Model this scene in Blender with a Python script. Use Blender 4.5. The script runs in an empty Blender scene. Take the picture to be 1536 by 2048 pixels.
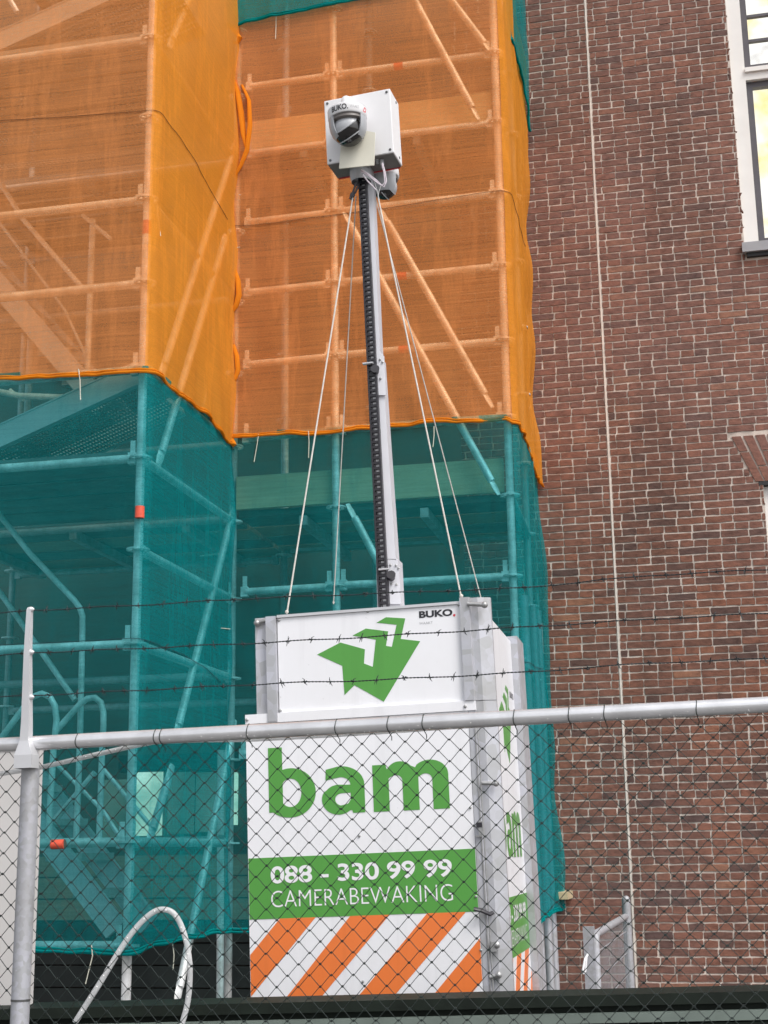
import bpy, bmesh, math, random
from mathutils import Vector, Matrix, noise as mnoise
from mathutils.geometry import tessellate_polygon

R = math.radians
scene = bpy.context.scene
COL = scene.collection
random.seed(7)

# ------------------------------------------------------------------ camera
CAM = Vector((0.0, 0.0, 1.6))
FPX, PITCH, ROLL = 2847.5, 0.2354, -0.0139
fw = Vector((0, math.cos(PITCH), math.sin(PITCH)))
r0 = Vector((1, 0, 0)); u0 = r0.cross(fw)
cr = r0 * math.cos(ROLL) + u0 * math.sin(ROLL)
cu = -r0 * math.sin(ROLL) + u0 * math.cos(ROLL)
cd = bpy.data.cameras.new('camera'); cam = bpy.data.objects.new('camera', cd); COL.objects.link(cam)
M = Matrix((cr, cu, -fw)).transposed().to_4x4(); M.translation = CAM
cam.matrix_world = M
cd.sensor_fit = 'VERTICAL'; cd.sensor_height = 36.0; cd.lens = 36.0 * FPX / 2048.0
cd.clip_start = 0.05; cd.clip_end = 3000
scene.camera = cam

# ------------------------------------------------------------------ sky, sun, exposure (overcast daylight)
SUN_EL, SUN_AZ = R(52), R(140)      # azimuth clockwise from +Y (the view direction)
w = bpy.data.worlds.new('World'); scene.world = w; w.use_nodes = True
nt = w.node_tree; nt.nodes.clear()
sk = nt.nodes.new('ShaderNodeTexSky'); sk.sky_type = 'NISHITA'; sk.sun_disc = False
sk.sun_elevation = SUN_EL; sk.sun_rotation = SUN_AZ; sk.dust_density = 3.0; sk.air_density = 1.0
hs = nt.nodes.new('ShaderNodeHueSaturation'); hs.inputs['Saturation'].default_value = 0.22
bg = nt.nodes.new('ShaderNodeBackground'); bg.inputs['Strength'].default_value = 0.15
wo = nt.nodes.new('ShaderNodeOutputWorld')
nt.links.new(sk.outputs[0], hs.inputs['Color']); nt.links.new(hs.outputs[0], bg.inputs['Color']); nt.links.new(bg.outputs[0], wo.inputs[0])
sd = bpy.data.lights.new('sun', 'SUN'); sd.energy = 1.3; sd.angle = R(24); sd.color = (1.0, 0.96, 0.91)
sun = bpy.data.objects.new('sun', sd); COL.objects.link(sun)
to_sun = Vector((math.sin(SUN_AZ) * math.cos(SUN_EL), math.cos(SUN_AZ) * math.cos(SUN_EL), math.sin(SUN_EL)))
sun.rotation_euler = to_sun.to_track_quat('Z', 'Y').to_euler(); sun.location = (3, -6, 12)
vs = scene.view_settings
scene.display_settings.display_device = 'sRGB'
vs.view_transform = 'Standard'; vs.look = 'None'; vs.gamma = 1.0; vs.exposure = 0.55
try: vs.use_curve_mapping = False
except Exception: pass
scene.render.engine = 'CYCLES'
scene.cycles.transparent_max_bounces = 24
scene.cycles.max_bounces = 8

# ------------------------------------------------------------------ geometry frames
PSI = 0.2125
E3 = Vector((math.cos(PSI), -math.sin(PSI), 0)); N3 = Vector((math.sin(PSI), math.cos(PSI), 0)); Z3 = Vector((0, 0, 1))
P1 = Vector((-1.2968, 7.3316, 0))
def SP(s, t, z): return P1 + E3 * s + N3 * t + Z3 * z
def st(p): d = p - P1; return d.dot(E3), d.dot(N3), p.z
def ray(u, v): return fw + cr * ((u - 768) / FPX) + cu * ((1024 - v) / FPX)
def hitp(u, v, o, n):
    d = ray(u, v); return CAM + d * ((o - CAM).dot(n) / d.dot(n))
def on_t(u, v, t): return hitp(u, v, P1 + N3 * t, N3)
def on_s(u, v, s): return hitp(u, v, P1 + E3 * s, E3)
def on_y(u, v, y):
    d = ray(u, v); return CAM + d * (y / d.y)
def proj(p):
    d = p - CAM; q = d.dot(fw)
    return 768 + FPX * d.dot(cr) / q, 1024 - FPX * d.dot(cu) / q
def frame(yaw, roll, lean=0.0):
    ex = Vector((math.cos(yaw), -math.sin(yaw), 0)); ey = Vector((math.sin(yaw), math.cos(yaw), 0)); ez = Vector((0, 0, 1))
    ex2 = ex * math.cos(roll) + ez * math.sin(roll); ez2 = -ex * math.sin(roll) + ez * math.cos(roll)
    return ex2, ey * math.cos(lean) - ez2 * math.sin(lean), ez2 * math.cos(lean) + ey * math.sin(lean)

# ------------------------------------------------------------------ mesh helpers
class MB:
    def __init__(s): s.v = []; s.f = []; s.m = []
    def add(s, vs_, fs, mi=0):
        b = len(s.v); s.v += [Vector(x) for x in vs_]
        for f in fs: s.f.append([b + i for i in f]); s.m.append(mi)
        return s
    def box(s, o, ax, ay, az, mi=0):
        o = Vector(o); ax, ay, az = Vector(ax), Vector(ay), Vector(az)
        vs_ = [o, o + ax, o + ax + ay, o + ay]; vs_ += [x + az for x in vs_]
        fs = [(3, 2, 1, 0), (4, 5, 6, 7), (0, 1, 5, 4), (1, 2, 6, 5), (2, 3, 7, 6), (3, 0, 4, 7)]
        if ax.cross(ay).dot(az) < 0: fs = [tuple(reversed(f)) for f in fs]
        return s.add(vs_, fs, mi)
    def cbox(s, c, ax, ay, az, mi=0):
        ax, ay, az = Vector(ax), Vector(ay), Vector(az)
        return s.box(Vector(c) - (ax + ay + az) * .5, ax, ay, az, mi)
    def tube(s, pts, r, n=10, mi=0, caps=True, flat=1.0):
        pts = [Vector(p) for p in pts]
        rs = r if isinstance(r, (list, tuple)) else [r] * len(pts)
        t0 = (pts[1] - pts[0]).normalized()
        a = t0.orthogonal().normalized(); vs_ = []
        k = len(pts)
        for i, p in enumerate(pts):
            if i == 0: t = pts[1] - pts[0]
            elif i == k - 1: t = pts[-1] - pts[-2]
            else: t = (pts[i + 1] - pts[i]).normalized() + (pts[i] - pts[i - 1]).normalized()
            t = t.normalized()
            a = (a - t * a.dot(t)); a = a.normalized() if a.length > 1e-6 else t.orthogonal().normalized()
            b = t.cross(a)
            for j in range(n):
                th = 2 * math.pi * j / n
                vs_.append(p + (a * math.cos(th) + b * math.sin(th) * flat) * rs[i])
        fs = []
        for i in range(k - 1):
            for j in range(n):
                j2 = (j + 1) % n
                fs.append((i * n + j, i * n + j2, (i + 1) * n + j2, (i + 1) * n + j))
        if caps:
            fs.append(tuple(reversed(range(n)))); fs.append(tuple(range((k - 1) * n, k * n)))
        return s.add(vs_, fs, mi)
    def lathe(s, o, ax, prof, n=16, mi=0):
        o = Vector(o); ax = Vector(ax).normalized(); a = ax.orthogonal().normalized(); b = ax.cross(a)
        vs_ = []; fs = []
        for (r, h) in prof:
            for j in range(n):
                th = 2 * math.pi * j / n
                vs_.append(o + ax * h + (a * math.cos(th) + b * math.sin(th)) * max(r, 1e-5))
        for i in range(len(prof) - 1):
            for j in range(n):
                j2 = (j + 1) % n
                fs.append((i * n + j, i * n + j2, (i + 1) * n + j2, (i + 1) * n + j))
        return s.add(vs_, fs, mi)
    def ball(s, c, r, n=12, m=8, mi=0):
        prof = [(r * math.sin(math.pi * i / m), -r * math.cos(math.pi * i / m)) for i in range(m + 1)]
        return s.lathe(c, (0, 0, 1), prof, n, mi)
    def prism(s, poly, fn, d, mi=0):
        """poly in 2D, fn(a,c,depth)->world; front at depth 0, back at d"""
        k = len(poly)
        fr = [fn(a, c, 0) for a, c in poly]; bk = [fn(a, c, d) for a, c in poly]
        tris = tessellate_polygon([[Vector((a, c, 0)) for a, c in poly]])
        fs = [tuple(t) for t in tris] + [tuple(reversed([i + k for i in t])) for t in tris]
        fs += [(i, (i + 1) % k, (i + 1) % k + k, i + k) for i in range(k)]
        return s.add(fr + bk, fs, mi)

def mesh_from(mb, name, mats, smooth=False):
    me = bpy.data.meshes.new(name)
    me.from_pydata([tuple(v) for v in mb.v], [], mb.f)
    for m in (mats if isinstance(mats, (list, tuple)) else [mats]): me.materials.append(m)
    me.polygons.foreach_set('material_index', mb.m)
    if smooth:
        me.polygons.foreach_set('use_smooth', [True] * len(me.polygons))
        try: me.set_sharp_from_angle(angle=R(40))
        except Exception: pass
    me.validate(); me.update()
    return me
def fixn(me):
    bm = bmesh.new(); bm.from_mesh(me); bmesh.ops.recalc_face_normals(bm, faces=bm.faces); bm.to_mesh(me); bm.free()
def thing(name, label, cat, loc=(0, 0, 0), group=None):
    o = bpy.data.objects.new(name, None); o.location = loc; o.empty_display_size = .1; COL.objects.link(o)
    o['label'] = label; o['category'] = cat
    if group: o['group'] = group
    return o
def rootloc(o):
    p = Vector(o.location)
    while o.parent: o = o.parent; p += Vector(o.location)
    return p
def build(name, mb, mats, parent=None, label=None, cat=None, group=None, kind=None, smooth=False, org=None, recalc=True):
    """one mesh object; vertices are given in world coordinates"""
    if org is None: org = sum(mb.v, Vector()) / max(1, len(mb.v))
    org = Vector(org)
    for i in range(len(mb.v)): mb.v[i] = mb.v[i] - org
    me = mesh_from(mb, name, mats, smooth)
    if recalc: fixn(me)
    o = bpy.data.objects.new(name, me); COL.objects.link(o)
    if parent: o.parent = parent; o.location = org - rootloc(parent)
    else: o.location = org
    if label: o['label'] = label
    if cat: o['category'] = cat
    if group: o['group'] = group
    if kind: o['kind'] = kind
    return o
def inst(name, me, parent, loc, rot=None, scale=None):
    o = bpy.data.objects.new(name, me); COL.objects.link(o)
    o.parent = parent; o.location = Vector(loc) - (rootloc(parent) if parent else Vector())
    if rot is not None:
        o.rotation_mode = 'QUATERNION'; o.rotation_quaternion = rot
    if scale: o.scale = scale
    return o

# ------------------------------------------------------------------ materials
class NB:
    def __init__(s, name):
        s.m = bpy.data.materials.new(name); s.m.use_nodes = True; s.t = s.m.node_tree; s.t.nodes.clear()
        s.out = s.n('ShaderNodeOutputMaterial')
    def n(s, ty, **kw):
        x = s.t.nodes.new(ty)
        for k, v in kw.items(): setattr(x, k, v)
        return x
    def l(s, a, b): s.t.links.new(a, b)
    def coord(s, scale=(1, 1, 1), space='Object'):
        if space == 'World':
            g = s.n('ShaderNodeNewGeometry'); src = g.outputs['Position']
        else:
            g = s.n('ShaderNodeTexCoord'); src = g.outputs['Object']
        mp = s.n('ShaderNodeMapping'); mp.inputs['Scale'].default_value = scale; s.l(src, mp.inputs['Vector'])
        return mp.outputs[0]
    def noise(s, vec, scale, detail=4, rough=.55):
        x = s.n('ShaderNodeTexNoise'); x.inputs['Scale'].default_value = scale; x.inputs['Detail'].default_value = detail
        x.inputs['Roughness'].default_value = rough; s.l(vec, x.inputs['Vector']); return x.outputs['Fac']
    def ramp(s, fac, stops):
        x = s.n('ShaderNodeValToRGB'); el = x.color_ramp.elements
        while len(el) < len(stops): el.new(.5)
        for e, (p, c) in zip(el, stops):
            e.position = p; e.color = (c[0], c[1], c[2], 1) if len(c) == 3 else c
        s.l(fac, x.inputs[0]); return x.outputs['Color']
    def mix(s, fac, a, b, mode='MIX'):
        x = s.n('ShaderNodeMix', data_type='RGBA', blend_type=mode)
        for sock, val in ((x.inputs[0], fac), (x.inputs[6], a), (x.inputs[7], b)):
            if isinstance(val, (int, float)): sock.default_value = val
            elif isinstance(val, tuple): sock.default_value = (*val, 1) if len(val) == 3 else val
            else: s.l(val, sock)
        return x.outputs[2]
    def math(s, op, a, b=0.0, clamp=False):
        x = s.n('ShaderNodeMath', operation=op, use_clamp=clamp)
        for sock, val in ((x.inputs[0], a), (x.inputs[1], b)):
            if isinstance(val, (int, float)): sock.default_value = val
            else: s.l(val, sock)
        return x.outputs[0]
    def pbr(s, col, rough=.6, metal=0.0, bump=None, bstr=.2, bdist=.01, spec=None, **kw):
        p = s.n('ShaderNodeBsdfPrincipled')
        def put(nm, v):
            if isinstance(v, (int, float)): p.inputs[nm].default_value = v
            elif isinstance(v, tuple): p.inputs[nm].default_value = (*v, 1) if len(v) == 3 else v
            else: s.l(v, p.inputs[nm])
        put('Base Color', col); put('Roughness', rough); put('Metallic', metal)
        if spec is not None: put('Specular IOR Level', spec)
        for k, v in kw.items(): put(k, v)
        if bump is not None:
            b = s.n('ShaderNodeBump'); b.inputs['Strength'].default_value = bstr; b.inputs['Distance'].default_value = bdist
            s.l(bump, b.inputs['Height']); s.l(b.outputs[0], p.inputs['Normal'])
        s.l(p.outputs[0], s.out.inputs[0]); s.p = p
        return s.m

def mat_plain(name, col, rough=.6, metal=0.0, var=.15, scale=6.0, spec=None, bump=.05):
    b = NB(name); v = b.coord(space='World'); f = b.noise(v, scale, 5)
    c = b.mix(1.0, col, b.ramp(f, [(.3, (1 - var,) * 3), (.7, (1 + var * .6,) * 3)]), 'MULTIPLY')
    return b.pbr(c, rough, metal, b.noise(v, scale * 8, 3), bump, .004, spec)
def mat_galv(name, base=.46, spangle=26.0, metal=.35, rough=.42, tint=(1, 1, 1.02)):
    b = NB(name); v = b.coord(space='World')
    vo = b.n('ShaderNodeTexVoronoi'); vo.inputs['Scale'].default_value = spangle; b.l(v, vo.inputs['Vector'])
    g = b.n('ShaderNodeRGBToBW'); b.l(vo.outputs['Color'], g.inputs[0])
    f1 = b.ramp(g.outputs[0], [(.1, (base * .86 * tint[0], base * .87 * tint[1], base * .88 * tint[2])), (.9, (base * 1.1 * tint[0], base * 1.11 * tint[1], base * 1.2 * tint[2]))])
    n1 = b.noise(v, 3.5, 6, .6)
    c = b.mix(b.ramp(n1, [(.45, (0, 0, 0)), (.75, (.55,) * 3)]), f1, (base * .6, base * .58, base * .55))
    rr = b.math('ADD', b.math('MULTIPLY', n1, .25), rough - .1)
    return b.pbr(c, rr, metal, n1, .06, .004)
def mat_tube(name, base=.42):
    b = NB(name); v = b.coord(space='World')
    n1 = b.noise(v, 9, 8, .7); n2 = b.noise(b.coord((1, 1, .25), 'World'), 30, 4)
    c = b.ramp(n1, [(.3, (base * .62, base * .6, base * .57)), (.52, (base, base, base)), (.7, (base * 1.35,) * 3)])
    c = b.mix(b.ramp(n2, [(.55, (0, 0, 0)), (.75, (.5,) * 3)]), c, (base * .55, base * .5, base * .44))
    return b.pbr(c, .5, .25, n1, .1, .004)
def mat_net(name, col, op, trans=.30, streak=.12, tint=(1, 1, 1)):
    b = NB(name); v = b.coord((1, 1, 1), 'World')
    st_ = b.noise(b.coord((1.3, 1.3, 90), 'World'), 1.0, 5, .6)
    big = b.noise(v, 1.7, 4, .6)
    crease = b.noise(b.coord((7, 7, 1.1), 'World'), 1.0, 5, .62)
    fine = b.noise(b.coord((120, 120, 420), 'World'), 1.0, 2)
    o = b.math('ADD', b.math('MULTIPLY', b.math('SUBTRACT', st_, .5), streak * 2.2), op)
    o = b.math('ADD', o, b.math('MULTIPLY', b.math('SUBTRACT', big, .5), .16))
    o = b.math('ADD', o, b.math('MULTIPLY', b.math('SUBTRACT', fine, .5), .42), True)
    o = b.math('ADD', o, b.math('MULTIPLY', b.ramp(crease, [(.52, (0, 0, 0)), (.60, (1, 1, 1)), (.68, (0, 0, 0))]), .09), True)
    dirt = b.noise(v, 5.0, 6, .65)
    c = b.mix(b.ramp(dirt, [(.5, (0, 0, 0)), (.8, (.35,) * 3)]), col, tuple(x * .72 + .02 for x in col))
    d = b.n('ShaderNodeBsdfDiffuse'); b.l(c, d.inputs[0])
    tr = b.n('ShaderNodeBsdfTranslucent'); b.l(c, tr.inputs[0])
    m1 = b.n('ShaderNodeMixShader'); m1.inputs[0].default_value = trans; b.l(d.outputs[0], m1.inputs[1]); b.l(tr.outputs[0], m1.inputs[2])
    tp = b.n('ShaderNodeBsdfTransparent'); tp.inputs[0].default_value = (*tint, 1)
    m2 = b.n('ShaderNodeMixShader'); b.l(o, m2.inputs[0]); b.l(tp.outputs[0], m2.inputs[1]); b.l(m1.outputs[0], m2.inputs[2])
    bp = b.n('ShaderNodeBump'); bp.inputs['Strength'].default_value = .25; bp.inputs['Distance'].default_value = .01
    b.l(st_, bp.inputs['Height']); b.l(bp.outputs[0], d.inputs['Normal']); b.l(bp.outputs[0], tr.inputs['Normal'])
    b.l(m2.outputs[0], b.out.inputs[0]); return b.m
def mat_brick(name, tone_from_object):
    b = NB(name); v = b.coord(space='World')
    if tone_from_object:
        oi = b.n('ShaderNodeObjectInfo'); tone = oi.outputs['Random']
    else:
        at = b.n('ShaderNodeAttribute'); at.attribute_name = 'tone'; tone = at.outputs['Fac']
    c = b.ramp(tone, [(0, (.095, .060, .054)), (.18, (.158, .078, .058)), (.5, (.215, .096, .066)), (.8, (.262, .110, .070)), (1, (.31, .15, .092))])
    big = b.noise(v, .55, 4, .6)
    c = b.mix(b.ramp(big, [(.4, (0, 0, 0)), (.65, (.45,) * 3)]), c, (.17, .105, .10))      # greyer, purplish batches of brick
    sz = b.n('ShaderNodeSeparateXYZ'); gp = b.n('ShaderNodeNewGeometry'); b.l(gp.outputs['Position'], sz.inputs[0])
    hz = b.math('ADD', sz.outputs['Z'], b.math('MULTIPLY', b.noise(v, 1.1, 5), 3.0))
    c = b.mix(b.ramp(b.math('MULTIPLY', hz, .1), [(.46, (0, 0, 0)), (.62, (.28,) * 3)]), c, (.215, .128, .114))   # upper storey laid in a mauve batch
    stn = b.noise(b.coord((1, 1, .35), 'World'), 1.3, 6, .65)
    c = b.mix(b.ramp(stn, [(.48, (0, 0, 0)), (.72, (.55,) * 3)]), c, (.075, .045, .038))                          # old soot and water stains
    n = b.noise(b.coord((1, 1, 2.2), 'World'), 16, 7, .7)
    c = b.mix(1.0, c, b.ramp(n, [(.25, (.5, .47, .47)), (.5, (1, 1, 1)), (.78, (1.4, 1.32, 1.24))]), 'MULTIPLY')
    spot = b.noise(v, 60, 3, .6)
    c = b.mix(b.ramp(spot, [(.66, (0, 0, 0)), (.76, (.75,) * 3)]), c, (.03, .024, .024))
    lime = b.noise(v, 34, 6, .75)
    c = b.mix(b.ramp(lime, [(.64, (0, 0, 0)), (.8, (.4,) * 3)]), c, (.42, .36, .32))
    return b.pbr(c, .88, 0, b.math('ADD', n, b.math('MULTIPLY', spot, .6)), .55, .006, .25)
def mat_wood(name, c1, c2, axis=(1, 1, 10)):
    b = NB(name); v = b.coord(axis, 'World')
    n = b.noise(v, 5, 8, .65); n2 = b.noise(b.coord(space='World'), 2.2, 5)
    c = b.mix(b.ramp(n, [(.3, (0, 0, 0)), (.7, (1, 1, 1))]), c1, c2)
    c = b.mix(b.ramp(n2, [(.5, (0, 0, 0)), (.75, (.5,) * 3)]), c, tuple(x * .5 for x in c1))
    return b.pbr(c, .8, 0, n, .2, .004)
def mat_emit(name, col, strength, pattern=None):
    b = NB(name); e = b.n('ShaderNodeEmission'); e.inputs['Strength'].default_value = strength
    v = b.coord(space='World'); n = b.noise(v, 2.6, 3)
    b.l(b.ramp(n, pattern if pattern else [(.3, col), (.7, tuple(x * .9 for x in col))]), e.inputs[0]); b.l(e.outputs[0], b.out.inputs[0]); return b.m
def mat_clear(name, col, alpha, rough=.12):
    b = NB(name); v = b.coord(space='World'); f = b.noise(v, 20, 4)
    c = b.mix(1.0, col, b.ramp(f, [(.3, (.85,) * 3), (.7, (1.1,) * 3)]), 'MULTIPLY')
    return b.pbr(c, rough, 0, f, .03, .003, Alpha=alpha)

OR_C, TE_C = (.95, .36, .115), (.006, .205, .215)
T_OR, T_TE = (1, .85, .66), (.56, .94, .97)
M_net_or = mat_net('orange_netting', OR_C, .43, .2, .17, tint=T_OR)
M_net_or2 = mat_net('orange_netting_double', (.95, .36, .045), .68, .3, .1, tint=T_OR)
M_net_te = mat_net('teal_netting', TE_C, .40, .25, .15, tint=T_TE)
M_net_te2 = mat_net('teal_netting_double', (.004, .27, .285), .58, .3, .1, tint=T_TE)
M_fold_or = mat_net('orange_netting_fold', (.82, .27, .02), .96, .3, .05)
M_fold_te = mat_net('teal_netting_fold', (.004, .26, .26), .93, .3, .05)
M_cord_or = mat_plain('seam_cord_brown', (.16, .06, .015), .9)
M_cord_te = mat_plain('seam_cord_dark', (.01, .05, .06), .9)
M_tube = mat_tube('scaffold_tube', .78)
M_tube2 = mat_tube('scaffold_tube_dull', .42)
M_galv = mat_galv('galvanised_post', .50)
M_rail = mat_plain('galvanised_rail', (.74, .74, .76), .28, .6, .14, 14, .5, .04)
M_gpost = mat_galv('weathered_galvanised', .42, 70, .3, .5)
M_alu = mat_plain('aluminium', (.60, .60, .62), .42, .35, .1, 5)
M_mast = mat_plain('anodised_mast', (.62, .62, .66), .45, .2, .06, 5)
def mat_panel(name, col):
    b = NB(name); st_ = b.noise(b.coord((14, 14, .8), 'World'), 1.0, 6, .65); bl = b.noise(b.coord(space='World'), 3.0, 6, .6); sp_ = b.noise(b.coord(space='World'), 70, 3, .6)
    c = b.mix(b.ramp(st_, [(.50, (0, 0, 0)), (.80, (.30,) * 3)]), col, tuple(x * .62 for x in col))
    c = b.mix(b.ramp(bl, [(.52, (0, 0, 0)), (.8, (.22,) * 3)]), c, tuple(x * y * .8 for x, y in zip(col, (.96, .92, .86))))
    c = b.mix(b.ramp(sp_, [(.70, (0, 0, 0)), (.78, (.5,) * 3)]), c, tuple(x * .5 for x in col))
    return b.pbr(c, b.ramp(bl, [(.3, (.28,) * 3), (.7, (.42,) * 3)]), 0, bl, .05, .01)
M_white = mat_panel('white_sheet', (.82, .82, .85))
M_whitebox = mat_plain('white_housing', (.80, .79, .80), .42, 0, .04, 6, .5, .02)
M_green = mat_panel('green_print', (.088, .32, .056))
M_orange = mat_panel('orange_print', (.82, .20, .045))
M_wprint = mat_plain('white_print', (.82, .82, .84), .36, 0, .02, 2, .5, .01)
M_black = mat_plain('black_print', (.018, .018, .024), .4, 0, .05, 2)
M_greyp = mat_plain('grey_print', (.36, .36, .37), .4, 0, .05, 2)
M_red = mat_plain('red_print', (.62, .03, .05), .4, 0, .05, 2)
M_blackpl = mat_plain('black_plastic', (.022, .02, .026), .42, 0, .2, 30)
M_bolt = mat_plain('zinc_bolt', (.42, .42, .42), .38, .6, .2, 60)
M_screw = mat_plain('dark_screw', (.12, .12, .12), .4, .5, .2, 60)
M_grey = mat_plain('grey_plastic', (.42, .43, .45), .38, 0, .06, 20)
M_dgrey = mat_plain('brown_grey_plastic', (.17, .15, .14), .45, 0, .06, 20)
M_cream = mat_plain('cream_plastic', (.74, .71, .60), .5, 0, .05, 12)
M_rope = mat_plain('pale_rope', (.62, .58, .53), .8, 0, .15, 60)
M_cable = mat_plain('mauve_cable', (.62, .55, .60), .5, 0, .1, 30)
M_wire = mat_plain('coated_fence_wire', (.020, .030, .028), .42, .1, .3, 30, .5)
M_barb = mat_plain('weathered_barbed_wire', (.035, .040, .043), .55, .4, .4, 80)
M_dgreen = mat_plain('dark_green_steel', (.009, .014, .010), .62, 0, .4, 9, .22)
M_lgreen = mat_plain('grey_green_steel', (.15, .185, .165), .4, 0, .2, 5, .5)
M_board = mat_plain('pale_board', (.56, .54, .53), .55, 0, .08, 2)
M_mortar = mat_plain('lime_mortar', (.60, .52, .46), .95, 0, .32, 14, .2, .6)
M_joint = mat_plain('sealed_joint', (.72, .65, .59), .9, 0, .14, 9, .2, .4)
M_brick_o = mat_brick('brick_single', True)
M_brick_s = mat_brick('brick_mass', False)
M_wpaint = mat_plain('white_window_paint', (.80, .77, .74), .45, 0, .05, 5)
M_dpaint = mat_plain('dark_window_paint', (.085, .075, .085), .42, 0, .15, 12)
M_sill = mat_plain('grey_stone_sill', (.34, .34, .36), .7, 0, .1, 9)
M_lead = mat_plain('black_flashing', (.02, .02, .022), .6)
M_plank = mat_wood('scaffold_board', (.47, .37, .22), (.60, .49, .32))
M_plank2 = mat_wood('brown_board', (.30, .19, .12), (.40, .27, .18))
M_deck = mat_plain('deck_steel', (.17, .17, .165), .55, .1, .3, 8)
M_perf = mat_plain('perforated_steel', (.40, .39, .37), .5, .2, .2, 8)
M_tape = mat_plain('red_orange_tape', (.75, .10, .05), .5, 0, .15, 30)
M_tie = mat_plain('pale_cable_tie', (.62, .60, .50), .5)
M_hose = mat_clear('clear_hose', (.72, .73, .74), .62, .2)
M_led = mat_plain('white_led', (.9, .9, .88), .3)
M_ground = mat_plain('paving', (.16, .155, .15), .85, 0, .2, 3)
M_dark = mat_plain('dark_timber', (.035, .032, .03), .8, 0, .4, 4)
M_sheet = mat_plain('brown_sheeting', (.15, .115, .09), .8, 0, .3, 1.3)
M_lens = mat_plain('black_lens_dome', (.012, .010, .010), .06, 0, .1, 20, .7, 0)
M_glass = mat_clear('window_glass', (.9, .9, .88), .05, .03)
M_lit = mat_emit('lit_room', (1, .8, .35), .82, [(.34, (1.0, .74, .22)), (.42, (1, .88, .48)), (.50, (1, .97, .84)), (.62, (1, 1, .97)), (.72, (.62, .60, .58))])
M_lampgrey = mat_plain('grey_lamp_shade', (.5, .48, .48), .6)
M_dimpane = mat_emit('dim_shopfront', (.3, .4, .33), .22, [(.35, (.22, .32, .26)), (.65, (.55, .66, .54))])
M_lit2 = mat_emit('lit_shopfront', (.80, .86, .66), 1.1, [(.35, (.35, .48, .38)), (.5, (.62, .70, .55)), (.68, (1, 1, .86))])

# ------------------------------------------------------------------ setting: ground
g = MB(); g.box((-60, -25, -.3), (120, 0, 0), (0, 110, 0), (0, 0, .3)); build('ground', g, M_ground, kind='structure')

# ------------------------------------------------------------------ brick wall with its openings
WT = 3.07                                   # wall plane: distance t behind the left scaffold post
COURSE, SZ0 = .0537, .0
def wall_sz(u, v, t=WT): p = on_t(u, v, t); return st(p)[0], p.z
JS = wall_sz(1222, 990)[0]
w1s = sum(wall_sz(x, y)[0] for x, y in ((1452, 2), (1486, 470))) / 2; w1z = wall_sz(1500, 508)[1]; w1zt = w1z + 2.75
w2s = wall_sz(1527, 975)[0]; w2zt = wall_sz(1528, 962)[1]; w2zb = wall_sz(1536, 1230)[1] - 1.0
S0W, S1W, Z1W = -5.0, w1s + 3.2, 9.6
W1e, W2e = w1s + 1.3, w2s + 1.15
wall = thing('brick_wall', 'old brown brick wall with pale joints and one vertical white joint', 'wall', SP(JS, WT, 0))
mw = MB()
def wslab(s0, s1, z0, z1):
    if s1 > s0 and z1 > z0: mw.box(SP(s0, WT + .0030, z0), E3 * (s1 - s0), N3 * .35, Z3 * (z1 - z0))
wslab(S0W, w1s, 0, Z1W)
wslab(w1s, w2s, 0, w1z)
wslab(w2s, W2e, 0, w2zb); wslab(w2s, W2e, w2zt, w1z); wslab(W2e, S1W, 0, w1z)
wslab(w1s, W1e, w1zt, Z1W); wslab(W1e, S1W, w1z, Z1W)
build('mortar', mw, M_mortar, wall)
LIMW = wall_sz(925, 880)[0]
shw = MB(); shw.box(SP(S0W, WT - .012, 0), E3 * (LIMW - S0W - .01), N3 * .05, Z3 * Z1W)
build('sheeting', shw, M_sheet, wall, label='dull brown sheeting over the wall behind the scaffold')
mj = MB(); mj.box(SP(JS - .006, WT - .0045, 0), E3 * .012, N3 * .03, Z3 * Z1W)
build('sealed_joint', mj, M_joint, wall, label='vertical white joint running up the wall')
rb = random.Random(3)
def brick_mb(L, H, var):
    rr = random.Random(var)
    j = lambda a=.0028: rr.uniform(-a, a)
    c = lambda: rr.uniform(.002, .0055)
    a, b = L / 2, H / 2
    k = [c() for _ in range(8)]
    pts = [(-a + k[0], -b + j()), (0 + j(.02), -b + j()), (a - k[1], -b + j()), (a + j(), -b + k[2]), (a + j(), b - k[3]), (a - k[4], b + j()), (0 + j(.02), b + j()), (-a + k[5], b + j()), (-a + j(), b - k[6]), (-a + j(), -b + k[7])]
    return pts
def brick_into(mb, s, z, L, H, var, pr):
    pts = brick_mb(L, H, var)
    k = len(pts)
    o = SP(s, WT - pr, z)
    fr = [o + E3 * (x * .985) + Z3 * (y * .95) for x, y in pts]
    md = [o + E3 * x + Z3 * y + N3 * .003 for x, y in pts]
    bk = [o + E3 * x + Z3 * y + N3 * .022 for x, y in pts]
    fs = [tuple(range(k))] + [(i, (i + 1) % k, (i + 1) % k + k, i + k) for i in range(k)] + [(i + k, (i + 1) % k + k, (i + 1) % k + 2 * k, i + 2 * k) for i in range(k)]
    mb.add(fr + md + bk, fs); return len(fs)
def inside_arch(s, z):
    # flat arch of slanted bricks above the lower window
    a0 = w2s - .055 - (z - w2zt) * .42
    return w2zt - .03 < z < w2zt + .345 and s > a0
def blocked(s0, s1, z):
    H = COURSE * .5
    if s1 > w1s - .003 and s0 < W1e and z + H > w1z - .0 and z - H < w1zt: return True
    if s1 > w2s - .003 and s0 < W2e and z + H > w2zb and z - H < w2zt: return True
    return False
bricks = []
ncourse = int(Z1W / COURSE)
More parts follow.
